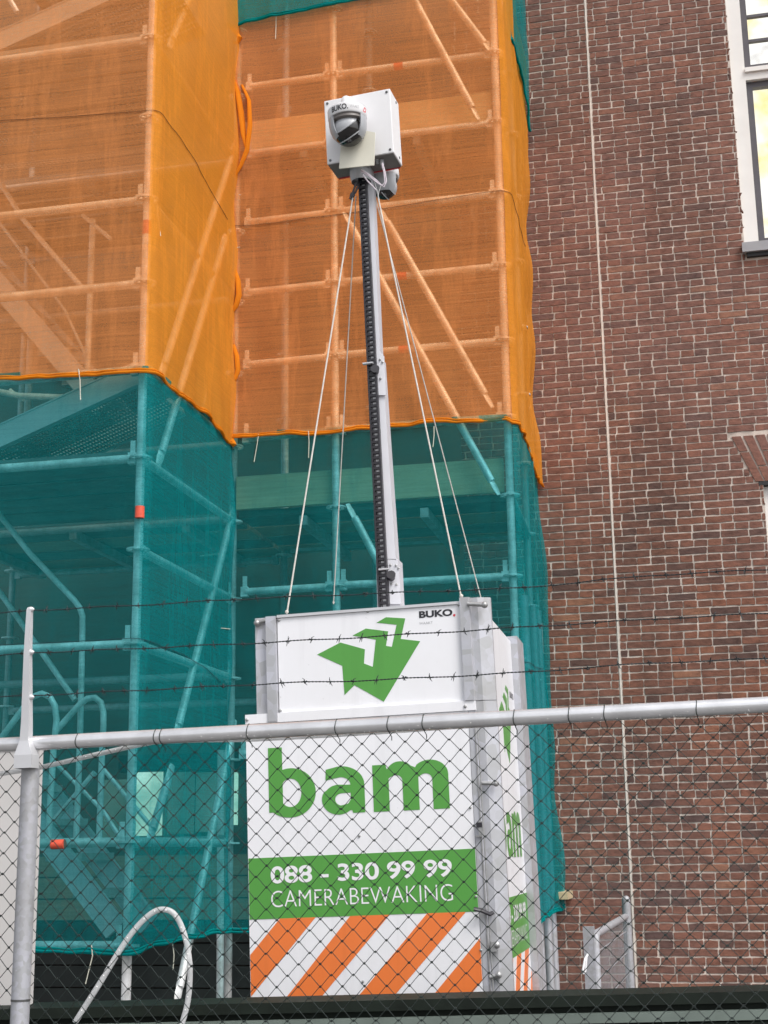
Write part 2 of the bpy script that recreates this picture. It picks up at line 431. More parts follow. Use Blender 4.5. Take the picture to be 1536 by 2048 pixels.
for i in range(ncourse):
    z = SZ0 + COURSE * (i + .5)
    header = i % 2 == 0
    for side in (-1, 1):
        L = .097 if header else .194
        pos = JS + side * .0075
        first = True
        lim = LIMW if side < 0 else S1W
        ph = (.056 if header else (.05 if (i // 2) % 2 else .147)) + rb.uniform(-.006, .006)
        while (pos - lim) * side < 0:
            ln = ph if first else L
            if rb.random() < .05 and not first and not header: ln = .097
            first = False
            a, b_ = (pos, pos + ln * side); s0, s1 = min(a, b_), max(a, b_)
            pos = b_
            s0 += rb.uniform(-.0025, .0025); s1 += rb.uniform(-.0025, .0025)
            # clip at the openings and at the arch
            if blocked(s0, s1, z):
                if z > w1z - COURSE * .5 and s0 < w1s - .014: s1 = w1s
                elif z < w1z and s0 < w2s - .014: s1 = w2s
                else: continue
                if blocked(s0, s1 - .012, z): continue
            if inside_arch(s1, z):
                edge = w2s - .055 - (z - w2zt) * .42
                if s0 < edge - .04: s1 = edge
                elif s0 < W2e + .12: continue
            if s1 - s0 < .013: continue
            bricks.append((.5 * (s0 + s1), z, s1 - s0 - .0078))
vis = []
for k, (s, z, L) in enumerate(bricks):
    u, v = proj(SP(s, WT, z))
    if 1118 < u < 1530 and 30 < v < 1975:
        a = proj(SP(s - L / 2, WT, z - .025)); b_ = proj(SP(s + L / 2, WT, z + .025))
        vis.append((-(b_[0] - a[0]) * (a[1] - b_[1]), k))
vis.sort(); singles = {}
hm, sm = {}, {}
for q, k in vis:
    s, z, L = bricks[k]
    if len(singles) >= 298: break
    if abs(L - .0892) < .006 or abs(L - .1862) < .006: singles[k] = 1
BH = .0447
proto = {}
def proto_mesh(kind, var):
    key = (kind, var)
    if key not in proto:
        mb = MB(); L = .0892 if kind == 'h' else .1862
        n_ = brick_into(mb, 0, 0, L, BH, 100 + var + (50 if kind == 's' else 0), 0)
        o0 = SP(0, WT, 0)
        for q in range(len(mb.v)): mb.v[q] = mb.v[q] - o0
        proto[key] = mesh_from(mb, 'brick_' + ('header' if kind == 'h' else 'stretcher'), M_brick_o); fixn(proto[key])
    return proto[key]
mass = MB(); tones = []
for k, (s, z, L) in enumerate(bricks):
    pr = rb.uniform(.000, .0035)
    if k in singles:
        inst('brick', proto_mesh('h' if L < .13 else 's', rb.randrange(9)), wall, SP(s, WT - pr, z))
    else:
        nf = brick_into(mass, s, z, L, BH, k, pr); tn = rb.random(); tn = .2 + .65 * tn if tn > .07 else tn + .05
        tones += [tn] * nf
# slanted bricks of the flat arch
for q in range(9):
    off = q * .066
    for half in range(2):
        z0 = w2zt + (.0 if half == 0 else .225); z1 = w2zt + (.215 if half == 0 else .335)
        if q % 2: z0, z1 = (w2zt, w2zt + .105) if half == 0 else (w2zt + .115, w2zt + .335)
        sl = .42 * (1 - q / 9.0)
        b0 = w2s - .05 + off
        def sx(z): return b0 - (z - w2zt) * sl
        k0 = len(mass.v)
        pts = [(sx(z0), z0), (sx(z0) + .056, z0), (sx(z1) + .056 + .02 * (z1 - w2zt), z1), (sx(z1), z1)]
        fr = [SP(a, WT - .006, b_) for a, b_ in pts]; bk = [SP(a, WT + .02, b_) for a, b_ in pts]
        mass.add(fr + bk, [(0, 1, 2, 3), (0, 1, 5, 4), (1, 2, 6, 5), (2, 3, 7, 6), (3, 0, 4, 7)]); tones += [.6 + .3 * rb.random()] * 5
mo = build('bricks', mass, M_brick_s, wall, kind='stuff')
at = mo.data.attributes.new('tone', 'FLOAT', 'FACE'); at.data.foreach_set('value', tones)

# windows --------------------------------------------------------
def window(root_label, s0, s1, z0, z1, bars, transom):
    t = thing('window', root_label, 'window', SP((s0 + s1) / 2, WT, z0))
    fwid = .105; d0 = WT + .05
    f = MB()
    f.box(SP(s0, d0, z0), E3 * fwid, N3 * .12, Z3 * (z1 - z0)); f.box(SP(s1 - fwid, d0, z0), E3 * fwid, N3 * .12, Z3 * (z1 - z0))
    f.box(SP(s0 + fwid, d0, z1 - fwid), E3 * (s1 - s0 - 2 * fwid), N3 * .12, Z3 * fwid)
    if transom: f.box(SP(s0 + fwid, d0 - .02, transom), E3 * (s1 - s0 - 2 * fwid), N3 * .13, Z3 * .035); f.box(SP(s0 + fwid, d0 + .0, transom - .06), E3 * (s1 - s0 - 2 * fwid), N3 * .11, Z3 * .058)
    build('frame', f, M_wpaint, t)
    a0, a1 = s0 + fwid + .002, s1 - fwid - .002
    zs = [(z0 + .03, transom - .062), (transom + .037, z1 - fwid - .002)] if transom else [(z0 + .03, z1 - fwid - .002)]
    for q, (b0, b1) in enumerate(zs):
        sh = MB(); sw = .045
        for bx in ((a0, a0 + sw, b0, b1), (a1 - sw, a1, b0, b1), (a0 + sw, a1 - sw, b0, b0 + sw), (a0 + sw, a1 - sw, b1 - sw, b1)):
            sh.box(SP(bx[0], d0 + .035, bx[2]), E3 * (bx[1] - bx[0]), N3 * .05, Z3 * (bx[3] - bx[2]))
        so = build('sash', sh, M_dpaint, t)
        c0, c1, e0, e1 = a0 + sw, a1 - sw, b0 + sw, b1 - sw
        nrow, ncol = (bars if q == 1 or not transom else (1, 1))
        gb = MB()
        for r_ in range(1, nrow): gb.box(SP(c0, d0 + .045, e0 + (e1 - e0) * r_ / nrow - .011), E3 * (c1 - c0), N3 * .03, Z3 * .022)
        for c_ in range(1, ncol): gb.box(SP(c0 + (c1 - c0) * c_ / ncol - .011, d0 + .047, e0), E3 * .022, N3 * .026, Z3 * (e1 - e0))
        if gb.v: build('glazing_bar', gb, M_dpaint, so)
        for r_ in range(nrow):
            for c_ in range(ncol):
                p_ = MB(); p_.box(SP(c0 + (c1 - c0) * c_ / ncol + .001, d0 + .058, e0 + (e1 - e0) * r_ / nrow + .001), E3 * ((c1 - c0) / ncol - .002), N3 * .005, Z3 * ((e1 - e0) / nrow - .002))
                build('pane', p_, M_glass, so)
    return t
wtop = window('tall dark sashed window with white frame and lit yellow room', w1s, W1e, w1z + .075, w1zt, (5, 2), wall_sz(1500, 138)[1])
sl = MB(); sl.box(SP(w1s - .02, WT - .055, w1z), E3 * (W1e - w1s + .04), N3 * .2, Z3 * .072); build('sill', sl, M_sill, wtop)
fl = MB(); fl.box(SP(w1s + .01, WT - .03, w1z - .03), E3 * (W1e - w1s - .02), N3 * .06, Z3 * .028); build('lead_flashing', fl, M_lead, wtop)
window('lower window with pale frame under slanted brick arch', w2s, W2e, w2zb, w2zt - .03, (3, 2), None)
ln_ = MB(); ln_.box(SP(w2s - .03, WT - .004, w2zt - .028), E3 * (W2e - w2s + .06), N3 * .12, Z3 * .027); build('lintel', ln_, M_lead, wall)
def room(label, s0, s1, z0, z1, mat):
    t = thing('lit_room', label, 'room', SP(s0, WT + .36, z0)); m = MB()
    m.box(SP(s0, WT + .9, z0), E3 * (s1 - s0), N3 * .05, Z3 * (z1 - z0)); build('back_wall', m, mat, t)
    sh = MB()
    sh.box(SP(s0 - .05, WT + .36, z0), E3 * .04, N3 * .6, Z3 * (z1 - z0)); sh.box(SP(s1 + .01, WT + .36, z0), E3 * .04, N3 * .6, Z3 * (z1 - z0))
    sh.box(SP(s0, WT + .36, z1 + .01), E3 * (s1 - s0), N3 * .6, Z3 * .04); sh.box(SP(s0, WT + .36, z0 - .05), E3 * (s1 - s0), N3 * .6, Z3 * .04)
    build('side_wall', sh, M_wpaint, t); return t
room('bright yellow lit room behind tall upper window', w1s, W1e, w1z + .1, w1zt, M_lit)
sd_ = thing('lamp_shade', 'grey cone shade hanging inside lit upper window', 'lamp', SP(w1s + .52, WT + .5, w1z + 1.3))
lp = MB(); lp.lathe(SP(w1s + .50, WT + .5, w1z + 1.62), Z3, [(.22, 0), (.22, .01), (.10, .55), (.05, .62), (.012, .64), (.012, 1.0)], 20); build('shade', lp, M_lampgrey, sd_, smooth=True)

# ------------------------------------------------------------------ scaffold
scaf = thing('scaffold', 'galvanised tube scaffold standing against the brick wall behind nets', 'scaffold', P1)
LZ, RZ, MZ = 6.1736, 6.2123, 6.2079
PTOP = 9.4
def ros_mesh():
    mb = MB(); n = 24
    def ring(r0_, r1_, h0, h1):
        vs_ = []
        for j in range(n):
            a = 2 * math.pi * j / n; c_, s_ = math.cos(a), math.sin(a)
            vs_ += [(r0_ * c_, r0_ * s_, h0), (r1_ * c_, r1_ * s_, h0), (r1_ * c_, r1_ * s_, h1), (r0_ * c_, r0_ * s_, h1)]
        fs = []
        for j in range(n):
            k = (j + 1) % n
            for q in range(4):
                q2 = (q + 1) % 4
                fs.append((j * 4 + q, j * 4 + q2, k * 4 + q2, k * 4 + q))
        mb.add(vs_, fs)
    ring(.0245, .034, -.006, .006); ring(.052, .062, -.005, .005)
    for j in range(8):
        a = math.pi / 8 + 2 * math.pi * j / 8; d = Vector((math.cos(a), math.sin(a), 0)); e = Vector((-d.y, d.x, 0))
        mb.cbox(d * .043, d * .020, e * .013, (0, 0, .009))
    me = mesh_from(mb, 'rosette', M_tube); fixn(me); return me
ROS = ros_mesh()
def post(s, t, z0=0.0, z1=PTOP, r=.02415, zref=LZ, mat=None, ros=True, skip=()):
    m = MB(); m.tube([SP(s, t, z0), SP(s, t, z1)], r, 16)
    o = build('post', m, mat or M_tube, scaf, smooth=True)
    if ros:
        k = 0
        for q in range(-8, 14):
            z = zref - .5 * q
            if z0 + .05 < z < z1 and q not in skip: inst('rosette', ROS, o, SP(s, t, z))
    return o
RS, RT = 1.791, 1.50
MS = RS - 1.0947
pL = post(0, 0)
pR = post(RS, RT, zref=RZ); pM = post(MS, RT, zref=MZ)
pC = post(.0, 1.57, zref=LZ, mat=M_tube2)
pRb = post(RS - .03, 2.62, zref=RZ, mat=M_tube2); post(MS, 2.62, zref=MZ, mat=M_tube2); post(.02, 2.66, mat=M_tube2)
post(-2.07, 0); post(-2.07, 1.57, mat=M_tube2); post(-2.07, 2.66, mat=M_tube2)
for (u, v) in ((574, 180),):
    p = st(on_t(u, v, 2.55)); post(p[0], 2.55, 3.8, 9.3, .019, ros=False, mat=M_tube)
p = st(on_t(180, 600, 1.2)); post(p[0], 1.2, on_t(178, 745, 1.2).z, on_t(183, 440, 1.2).z, .021, ros=False, mat=M_tube)
p = st(on_t(60, 720, 1.9)); post(p[0], 1.9, 3.7, 5.2, .026, ros=False, mat=M_tube2)
def tape(o, pa, pb, r=.0255):
    m = MB(); m.tube([pa, pb], r, 16); build('tape_band', m, M_tape, o, smooth=True)
tape(pL, SP(0, 0, on_t(294, 470, 0).z), SP(0, 0, on_t(294, 443, 0).z))
WEDGE = MB(); WEDGE.cbox((0, 0, 0), (.007, 0, 0), (0, .028, 0), (0, 0, .13)); WEDGE = mesh_from(WEDGE, 'wedge', M_tube)
def ledger(a, b, r=.02415, mat=None, wedges=True, name='ledger'):
    a, b = Vector(a), Vector(b); d = (b - a).normalized()
    m = MB(); m.tube([a + d * .055, b - d * .055], r, 14)
    for p, sg in ((a, 1), (b, -1)):
        m.cbox(p + d * sg * .045, d * .045, d.cross(Z3).normalized() * .034, Z3 * .062)
    o = build(name, m, mat or M_tube, scaf, smooth=True)
    if wedges:
        for p, sg in ((a, 1), (b, -1)):
            inst('wedge', WEDGE, o, p + d * sg * .045 + Vector((0, 0, .035)), Matrix((d.cross(Z3).normalized(), d, Z3)).transposed().to_quaternion())
    return o
for k in (0, 2, 3, 4, 5, 7, 9, 10, 11):
    z = LZ - .5 * k
    o = ledger(SP(-2.07, 0, z), SP(0, 0, z))
for k in (-3, 0, 2, 4, 5, 6, 7, 9): ledger(SP(0, 0, LZ - .5 * k), SP(0, 1.57, LZ - .5 * k), mat=M_tube if k > 4 else M_tube2)
for k in (0, 2, 4, 5, 7, 9): ledger(SP(-2.07, 1.57, LZ - .5 * k + .02), SP(0, 1.57, LZ - .5 * k + .02), mat=M_tube2, wedges=False)
for k in (0, 5, 7): ledger(SP(-2.07, 2.66, LZ - .5 * k - .03), SP(0, 2.66, LZ - .5 * k - .03), mat=M_tube2, wedges=False)
for k in (-4, -3, -2, 0, 1, 2, 3, 4, 5, 7, 9):
    z = RZ + .5 - .5 * k
    o = ledger(SP(MS, RT, z), SP(RS, RT, z)); ledger(SP(.06, RT, z - .01), SP(MS, RT, z - .005))
    if k in (0, 3, 4): tape(o, SP(MS + .42, RT, z), SP(MS + .48, RT, z), .0255)
    if k == 6: pass
for k in (1, 6, 9): ledger(SP(.06, 2.62, RZ + .5 - .5 * k), SP(RS, 2.62, RZ + .5 - .5 * k), mat=M_tube2, wedges=False)
for k in (1, 3, 6, 8): ledger(SP(RS, RT, RZ + .5 - .5 * k), SP(RS - .03, 2.62, RZ + .5 - .5 * k), mat=M_tube2)
def brace(a, b, r=.0235, mat=None):
    a, b = Vector(a), Vector(b); d = (b - a).normalized(); L = (b - a).length
    m = MB(); m.tube([a + d * .10, b - d * .10], r, 14)
    for p, sg in ((a, 1), (b, -1)):
        m.tube([p, p + d * sg * .05, p + d * sg * .105], [.018, .025, .0236], 12, flat=.32)
    return build('brace', m, mat or M_tube, scaf, smooth=True)
TB = RT - .030
for a, b in (((800, -55), (958, 240)), ((880, -30), (985, 108)), ((688, 425), (998, 990)), ((762, 420), (985, 815)), ((695, 1008), (865, 1330))):
    brace(on_t(*a, TB), on_t(*b, TB))
SB = .008
def on_sb(u, v): return on_s(u, v, SB)
for a, b in (((400, -60), (338, 96)), ((472, 285), (322, 752)), ((452, 470), (316, 930)), ((468, 1015), (350, 1480)), ((470, 1440), (352, 2010)), ((345, 1530), (296, 1690))):
    brace(on_sb(*a), on_sb(*b), .0225)
for u, v0, v1, t in ((440, 1860, 2030, 2.2),):
    m = MB(); m.tube([on_t(u, v1, t), on_t(u + 2, 1500, t)], .024, 12); build('post', m, M_tube, scaf, smooth=True)
# right-hand foot of the scaffold, three tubes side by side below the net
for (u0_, v0, ds) in ((1084, 1900, .02), (1101, 1900, .03), (1111, 1900, .04)):
    q = st(on_s(u0_, v0, RS + ds)); m = MB(); m.tube([SP(RS + ds, q[1], 0), SP(RS + ds - .03, q[1], 3.2)], .026, 14); build('post', m, M_galv, scaf, smooth=True)
# decks: planks lengthwise at two levels, toe boards on the recessed bay
def plank(s0, s1, t0, t1, z, th, mat, name='deck_plank'):
    m = MB(); m.box(SP(s0, t0, z), E3 * (s1 - s0), N3 * (t1 - t0), Z3 * th)
    return build(name, m, mat, scaf)
for zz in (3.70, 6.24, 8.35):
    for q in range(4):
        t0 = .10 + q * .335
        if not (zz > 6 and q < 4): plank(-2.05, -.04, t0, t0 + .315, zz, .05, M_deck)
    for q in range(4):
        t0 = 1.60 + q * .30
        plank(-2.05, .0, t0, t0 + .27, zz - .005, .045, M_plank2 if q in (1, 3) else M_deck)
        plank(.03, RS - .03, t0, t0 + .27, zz + .005, .045, M_plank2 if q in (1, 3) else M_deck)
    for q in range(5):
        s0 = -1.9 + q * .78
        m = MB(); m.box(SP(s0, 1.56, zz - .075), E3 * .05, N3 * 1.2, Z3 * .06); build('transom', m, M_tube2, scaf)
for a, b, mt in (((478, 1010), (1000, 918), M_plank), ((480, 300), (990, 183), M_plank)):
    pa, pb = on_t(*a, RT + .05), on_t(*b, RT + .05)
    z0 = (RZ + .5 - .5 * (6 if a[1] > 600 else 1)) + .035
    m = MB(); m.box(SP(.03, RT + .035, z0), E3 * (RS - .07), N3 * .03, Z3 * .215); build('toe_board', m, mt, scaf)
# perforated steel planks (upper left deck) and stairs in the left bay
def perf_sheet(name, o, ax, ay, nx, ny, nrm, mat, parent, hx=.42, hy=.42):
    """flat sheet of nx by ny cells, every cell with a real square hole"""
    o, ax, ay = Vector(o), Vector(ax) / nx, Vector(ay) / ny
    m = MB()
    for i in range(nx):
        for j in range(ny):
            c = o + ax * i + ay * j
            sh = ax * (.0 if j % 2 == 0 else .0)
            out_ = [c, c + ax, c + ax + ay, c + ay]
            a0, a1, b0, b1 = .5 - hx / 2, .5 + hx / 2, .5 - hy / 2, .5 + hy / 2
            inn = [c + ax * a0 + ay * b0, c + ax * a1 + ay * b0, c + ax * a1 + ay * b1, c + ax * a0 + ay * b1]
            m.add(out_ + inn, [(0, 1, 5, 4), (1, 2, 6, 5), (2, 3, 7, 6), (3, 0, 4, 7)])
    nrm = Vector(nrm).normalized()
    o_ = ax * nx; p_ = ay * ny
    m.box(o - nrm * .0, o_, p_ * .012, nrm * .045); m.box(o + p_ * .988, o_, p_ * .012, nrm * .045)
    return build(name, m, mat, parent, recalc=False)
for q in range(4):
    perf_sheet('perforated_plank', SP(-2.05, .09 + q * .335, 6.25), E3 * 2.0, N3 * .315, 70, 11, Z3, M_perf, scaf)
def stair(label, a, b, t, wid, flip, name='access_stair'):
    """a,b: lower and upper end of the near stringer"""
    A, B = on_t(*a, t), on_t(*b, t); d = (B - A).normalized(); nrm = N3.cross(d).normalized()
    if nrm.z < 0: nrm = -nrm
    L = (B - A).length
    root = thing(name, label, 'stairs', A)
    for k in (0, 1):
        m = MB(); o = A + N3 * (wid * k)
        m.box(o - nrm * .06, d * L, N3 * .035, nrm * .12); m.box(o - nrm * .066 - N3 * .004, d * L, N3 * .043, nrm * .008); m.box(o + nrm * .058 - N3 * .004, d * L, N3 * .043, nrm * .008)
        build('stringer', m, M_alu, root)
    nst = int(abs(B.z - A.z) / .2)
    for k in range(1, nst):
        c = A + d * (L * k / nst) + N3 * .036 - Vector((0, 0, .03))
        hx = Vector((d.x, d.y, 0)).normalized()
        perf_sheet('tread', c - hx * .1, hx * .22, N3 * (wid - .036), 7, 12, Z3, M_perf, root)
    return root, A, d, nrm, L
st1 = stair('perforated stair climbing to the right inside the green net', (-260, 990), (282, 742), .10, .62, 0)
perf_sheet('soffit', st1[1] + N3 * .036 - st1[3] * .07, st1[2] * st1[4], N3 * .58, 90, 12, st1[3], M_perf, st1[0])
st2 = stair('perforated stair climbing to the right inside upper orange net', (-230, 185), (330, -70), .10, .62, 0)
perf_sheet('soffit', st2[1] + N3 * .036 - st2[3] * .07, st2[2] * st2[4], N3 * .58, 90, 12, st2[3], M_perf, st2[0])
st3 = stair('broad pale stair stringers descending to the right inside orange net', (205, 815), (-130, 420), .95, .55, 1)
st4 = stair('lowest stair with pale stringers at the bottom left', (-40, 1500), (230, 1860), .8, .5, 1)
def rail_tube(label, pts, t, r=.019):
    m = MB(); P = [on_t(u, v, t) for u, v in pts]
    m.tube(P, r, 10)
    return m
hr = thing('stair_handrail', 'bent grey stair handrail tubes inside the green net', 'handrail', on_t(163, 1460, .6))
for k, (pts, t, r) in enumerate((([(-40, 980), (60, 1107), (148, 1200), (160, 1216), (165, 1232), (165, 1260), (160, 1480), (152, 1690)], .55, .017),
                     ([(-60, 1110), (0, 1185), (150, 1400)], .85, .017),
                     ([(-30, 1520), (50, 1412), (64, 1394), (84, 1387), (100, 1394), (110, 1412), (113, 1440), (107, 1500), (96, 1690)], .35, .0175),
                     ([(112, 1462), (160, 1408), (175, 1397), (190, 1395), (202, 1405), (207, 1425), (207, 1450), (205, 1480), (198, 1690)], .5, .0175),
                     ([(115, 1530), (205, 1620), (250, 1690)], 1.0, .013), ([(200, 1530), (300, 1650)], 1.1, .013), ([(110, 1640), (190, 1545)], .6, .017),
                     ([(-40, 300), (46, 438), (165, 576)], .9, .017), ([(-20, 420), (130, 620), (180, 730)], 1.3, .010), ([(165, 430), (222, 478)], 1.0, .014), ([(-20, -70), (35, 25)], .7, .017),
                     ([(-20, 780), (40, 792), (170, 797)], .7, .02), ([(20, 780), (46, 800), (48, 790)], .75, .012))):
    build('rail', rail_tube('', pts, t, r), M_tube, hr, smooth=True)
# lit shopfront and boards low on the wall behind the left bay
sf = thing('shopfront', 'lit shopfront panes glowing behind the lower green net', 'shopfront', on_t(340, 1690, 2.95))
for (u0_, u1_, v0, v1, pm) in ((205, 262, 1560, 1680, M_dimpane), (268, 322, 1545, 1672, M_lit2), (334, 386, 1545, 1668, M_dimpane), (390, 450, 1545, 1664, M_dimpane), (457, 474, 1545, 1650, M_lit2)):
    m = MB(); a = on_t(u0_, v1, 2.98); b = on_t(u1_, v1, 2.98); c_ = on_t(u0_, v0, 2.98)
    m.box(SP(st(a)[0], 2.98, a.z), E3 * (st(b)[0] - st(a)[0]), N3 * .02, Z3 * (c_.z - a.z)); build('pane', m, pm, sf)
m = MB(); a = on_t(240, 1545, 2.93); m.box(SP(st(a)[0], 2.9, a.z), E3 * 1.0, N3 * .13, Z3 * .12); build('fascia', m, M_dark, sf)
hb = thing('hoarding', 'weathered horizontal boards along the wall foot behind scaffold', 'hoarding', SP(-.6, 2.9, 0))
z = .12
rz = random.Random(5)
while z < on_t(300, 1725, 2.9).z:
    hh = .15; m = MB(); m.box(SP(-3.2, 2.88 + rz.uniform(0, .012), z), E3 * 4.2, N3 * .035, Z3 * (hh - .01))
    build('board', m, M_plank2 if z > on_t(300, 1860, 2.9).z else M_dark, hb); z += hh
wb = MB(); a = on_t(1113, 1799, 2.7); wb.box(a, E3 * .075, N3 * .4, Z3 * .045)
build('wooden_beam', wb, M_plank, label='yellowish timber end poking out beside the green net hem', cat='beam')

# ------------------------------------------------------------------ debris nets
def lerp_path(path, step):
    out = []
    for (a, b) in zip(path[:-1], path[1:]):
        L = math.hypot(b[0] - a[0], b[1] - a[1]); n = max(1, int(L / step))
        for i in range(n): out.append((a[0] + (b[0] - a[0]) * i / n, a[1] + (b[1] - a[1]) * i / n))
    out.append(path[-1]); return out
def interp(tab, x):
    if x <= tab[0][0]: return tab[0][1]
    for (a, b) in zip(tab[:-1], tab[1:]):
        if x <= b[0]: return a[1] + (b[1] - a[1]) * (x - a[0]) / max(1e-9, b[0] - a[0])
    return tab[-1][1]
def corner(cs, ct, r, a0, a1, n=7):
    return [(cs + r * math.sin(a0 + (a1 - a0) * i / (n - 1)), ct - r * math.cos(a0 + (a1 - a0) * i / (n - 1))) for i in range(n)]
def make_net(name, label, path, ztop, hem, mats, split, seed, mat_hem, amp=.018, fold=.004, extra=None, seams=(), hem_r=.009, mat_cord=None, step=.025, zstep=.045, group=None, edge_in=0.0):
    """path: plan polyline (s,t); hem: table arc length -> z of the lower edge; split: function(u)->material index"""
    pl = lerp_path(path, step); U = [0.0]
    for a, b in zip(pl[:-1], pl[1:]): U.append(U[-1] + math.hypot(b[0] - a[0], b[1] - a[1]))
    root = thing(name, label, 'netting', SP(pl[0][0], pl[0][1], interp(hem, 0)), group)
    ztab = ztop if isinstance(ztop, list) else [(0, ztop)]
    nv = int((max(h for _, h in ztab) - min(h for _, h in hem)) / zstep)
    m = MB(); rr = random.Random(seed); ph = [rr.uniform(0, 6.28) for _ in range(8)]
    nu = len(pl); grid = []
    nrm = []
    for i in range(nu):
        a, b = pl[max(0, i - 1)], pl[min(nu - 1, i + 1)]; L = math.hypot(b[0] - a[0], b[1] - a[1]) or 1
        nrm.append(((b[1] - a[1]) / L, -(b[0] - a[0]) / L))
    def pos(i, z, zh):
        u = U[i]; h = z - zh
        d = amp * (mnoise.noise(Vector((u * 1.6 + seed, z * 1.3, seed))) + .5 * mnoise.noise(Vector((u * 5 + seed, z * 2.2, 3 + seed))))
        d += fold * math.exp(-h / .10) * (math.sin(u * 31 + ph[0] + 2 * math.sin(u * 7 + ph[1])) + .6 * math.sin(u * 67 + ph[2]))
        d += .006 * math.exp(-h / .35) * math.sin(u * 23 + h * 6 + ph[3])
        d = max(d, -.005)
        s, t = pl[i]
        s += nrm[i][0] * d; t += nrm[i][1] * d
        if extra:
            es, et, ez = extra(u, z, h, U[-1]); s += es; t += et; z += ez
        return SP(s, t, z)
    for i in range(nu):
        zh = interp(hem, U[i]) - .012 * abs(math.sin(U[i] * 6.5 + ph[4])) + .005 * mnoise.noise(Vector((U[i] * 9, seed, 2)))
        zt_ = interp(ztab, U[i]); grid.append([pos(i, zh + (zt_ - zh) * (j / nv) ** 1.25, zh) for j in range(nv + 1)])
    vs_ = [p for col in grid for p in col]; fs = []; 
    for i in range(nu - 1):
        for j in range(nv): fs.append((i * (nv + 1) + j, (i + 1) * (nv + 1) + j, (i + 1) * (nv + 1) + j + 1, i * (nv + 1) + j + 1))
    m.add(vs_, fs); k = 0
    for i in range(nu - 1):
        mi = split(U[i])
        for j in range(nv): m.m[k] = mi; k += 1
    build('mesh_sheet', m, mats, root, smooth=True, recalc=False)
    hm_ = MB(); pts = [grid[i][0] + Vector((0, 0, .004)) for i in range(0, nu, 1)]
    hm_.tube(pts, [hem_r * (1 + .35 * mnoise.noise(Vector((i * .16, seed, 1)))) for i in range(len(pts))], 8)
    hm_.tube([p + Vector((0, 0, .014 + .006 * mnoise.noise(Vector((i * .1, seed, 8))))) for i, p in enumerate(pts)], [hem_r * .6 * (1 + .6 * mnoise.noise(Vector((i * .13, seed, 5)))) for i in range(len(pts))], 7)
    build('rolled_hem', hm_, mat_hem, root, smooth=True)
    for tab in seams:
        c_ = MB(); pts = []
        for i in range(nu):
            if tab[0][0] <= U[i] <= tab[-1][0]:
                p = pos(i, interp(tab, U[i]), interp(hem, U[i])); n_ = E3 * nrm[i][0] + N3 * nrm[i][1]; pts.append(p + n_ * .004)
        c_.tube(pts, .0017, 5); build('seam', c_, mat_cord, root, smooth=True)
    return root, U[-1]
def ties(root, lst, mat=None):
    for P in lst:
        m = MB(); m.tube(P, .0028, 6); build('cable_tie', m, mat or M_tie, root, smooth=True)
# arc lengths for the two plans
FR = -.073
left_path = [(-2.3, FR)] + [(-.06, FR)] + corner(0, 0, .073, 0, math.pi / 2) + [(.073, .06), (.05, RT - .066)]
def ulen(path): return sum(math.hypot(b[0] - a[0], b[1] - a[1]) for a, b in zip(path[:-1], path[1:]))
UL0 = 2.3 - .045
def hem_left(front, ret):
    tab = []
    for u, v in front:
        p = st(on_t(u, v, FR)); tab.append((p[0] + 2.3, p[2]))
    base = 2.3 + .047
    for u, v in ret:
        p = st(on_s(u, v, .06)); tab.append((base + p[1], p[2]))
    return tab
hl = hem_left([(-200, 765), (0, 757), (78, 751), (150, 753), (200, 747), (283, 741)], [(330, 766), (372, 800), (412, 826), (462, 882)])
seam_l = hem_left([(-220, 258), (0, 244), (150, 232), (292, 221)], [(322, 232), (395, 335), (466, 450)])
RB = RT - .073
UCut = 2.3 + .02
def scallop(u, z, h, Umax):
    # the free vertical edge is tied at intervals and hangs in between
    e = max(0.0, 1 - (Umax - u) / .22)
    return (.012 * e * math.sin(z * 7.3), -.012 * e * (.5 + .5 * math.sin(z * 11.0 + 1)), 0)
net_ol, _ = make_net('orange_net', 'orange debris net wrapped round the projecting scaffold bay', left_path, 8.2, hl, [M_net_or, M_net_or2], lambda u: 0 if u < UCut else 1, 1, M_fold_or, seams=(seam_l,), mat_cord=M_cord_or, extra=scallop)
tl_path = [(-2.3, FR + .005)] + [(-.06, FR + .005)] + corner(0, 0, .068, 0, math.pi / 2) + [(.068, .06), (.045, RT - .06)]
htl = hem_left([(-200, 1893), (60, 1897), (135, 1904), (245, 1906)], [(275, 1904), (335, 1882), (405, 1870), (490, 1856)])
seam_tl = hem_left([(-200, 1296), (0, 1290), (150, 1283), (265, 1276)], [(300, 1285), (372, 1312), (410, 1335), (452, 1368)])
net_tl, _ = make_net('green_net', 'teal debris net wrapped round the projecting lower scaffold bay', tl_path, [(a_, b_ + .03) for a_, b_ in hl], htl, [M_net_te, M_net_te2], lambda u: 0 if u < UCut else 1, 2, M_fold_te, seams=(seam_tl,), mat_cord=M_cord_te, extra=scallop)
right_path = [(.03, RB), (RS - .06, RB)] + corner(RS, RT, .073, 0, math.pi / 2) + [(RS + .073, RT + .07), (RS + .045, 3.05)]
def hem_right(front, ret):
    tab = []
    for u, v in front:
        p = st(on_t(u, v, RB)); tab.append((p[0] - .03, p[2]))
    base = RS - .03 + .047
    for u, v in ret:
        p = st(on_s(u, v, RS + .06)); tab.append((base + p[1] - RT, p[2]))
    return tab
hr_ = hem_right([(470, 874), (520, 869), (620, 866), (700, 860), (850, 845), (1015, 838)], [(1034, 850), (1048, 876), (1066, 920)])
seam_r = hem_right([(470, 455), (620, 437), (760, 418), (985, 384)], [(1030, 432), (1056, 500)])
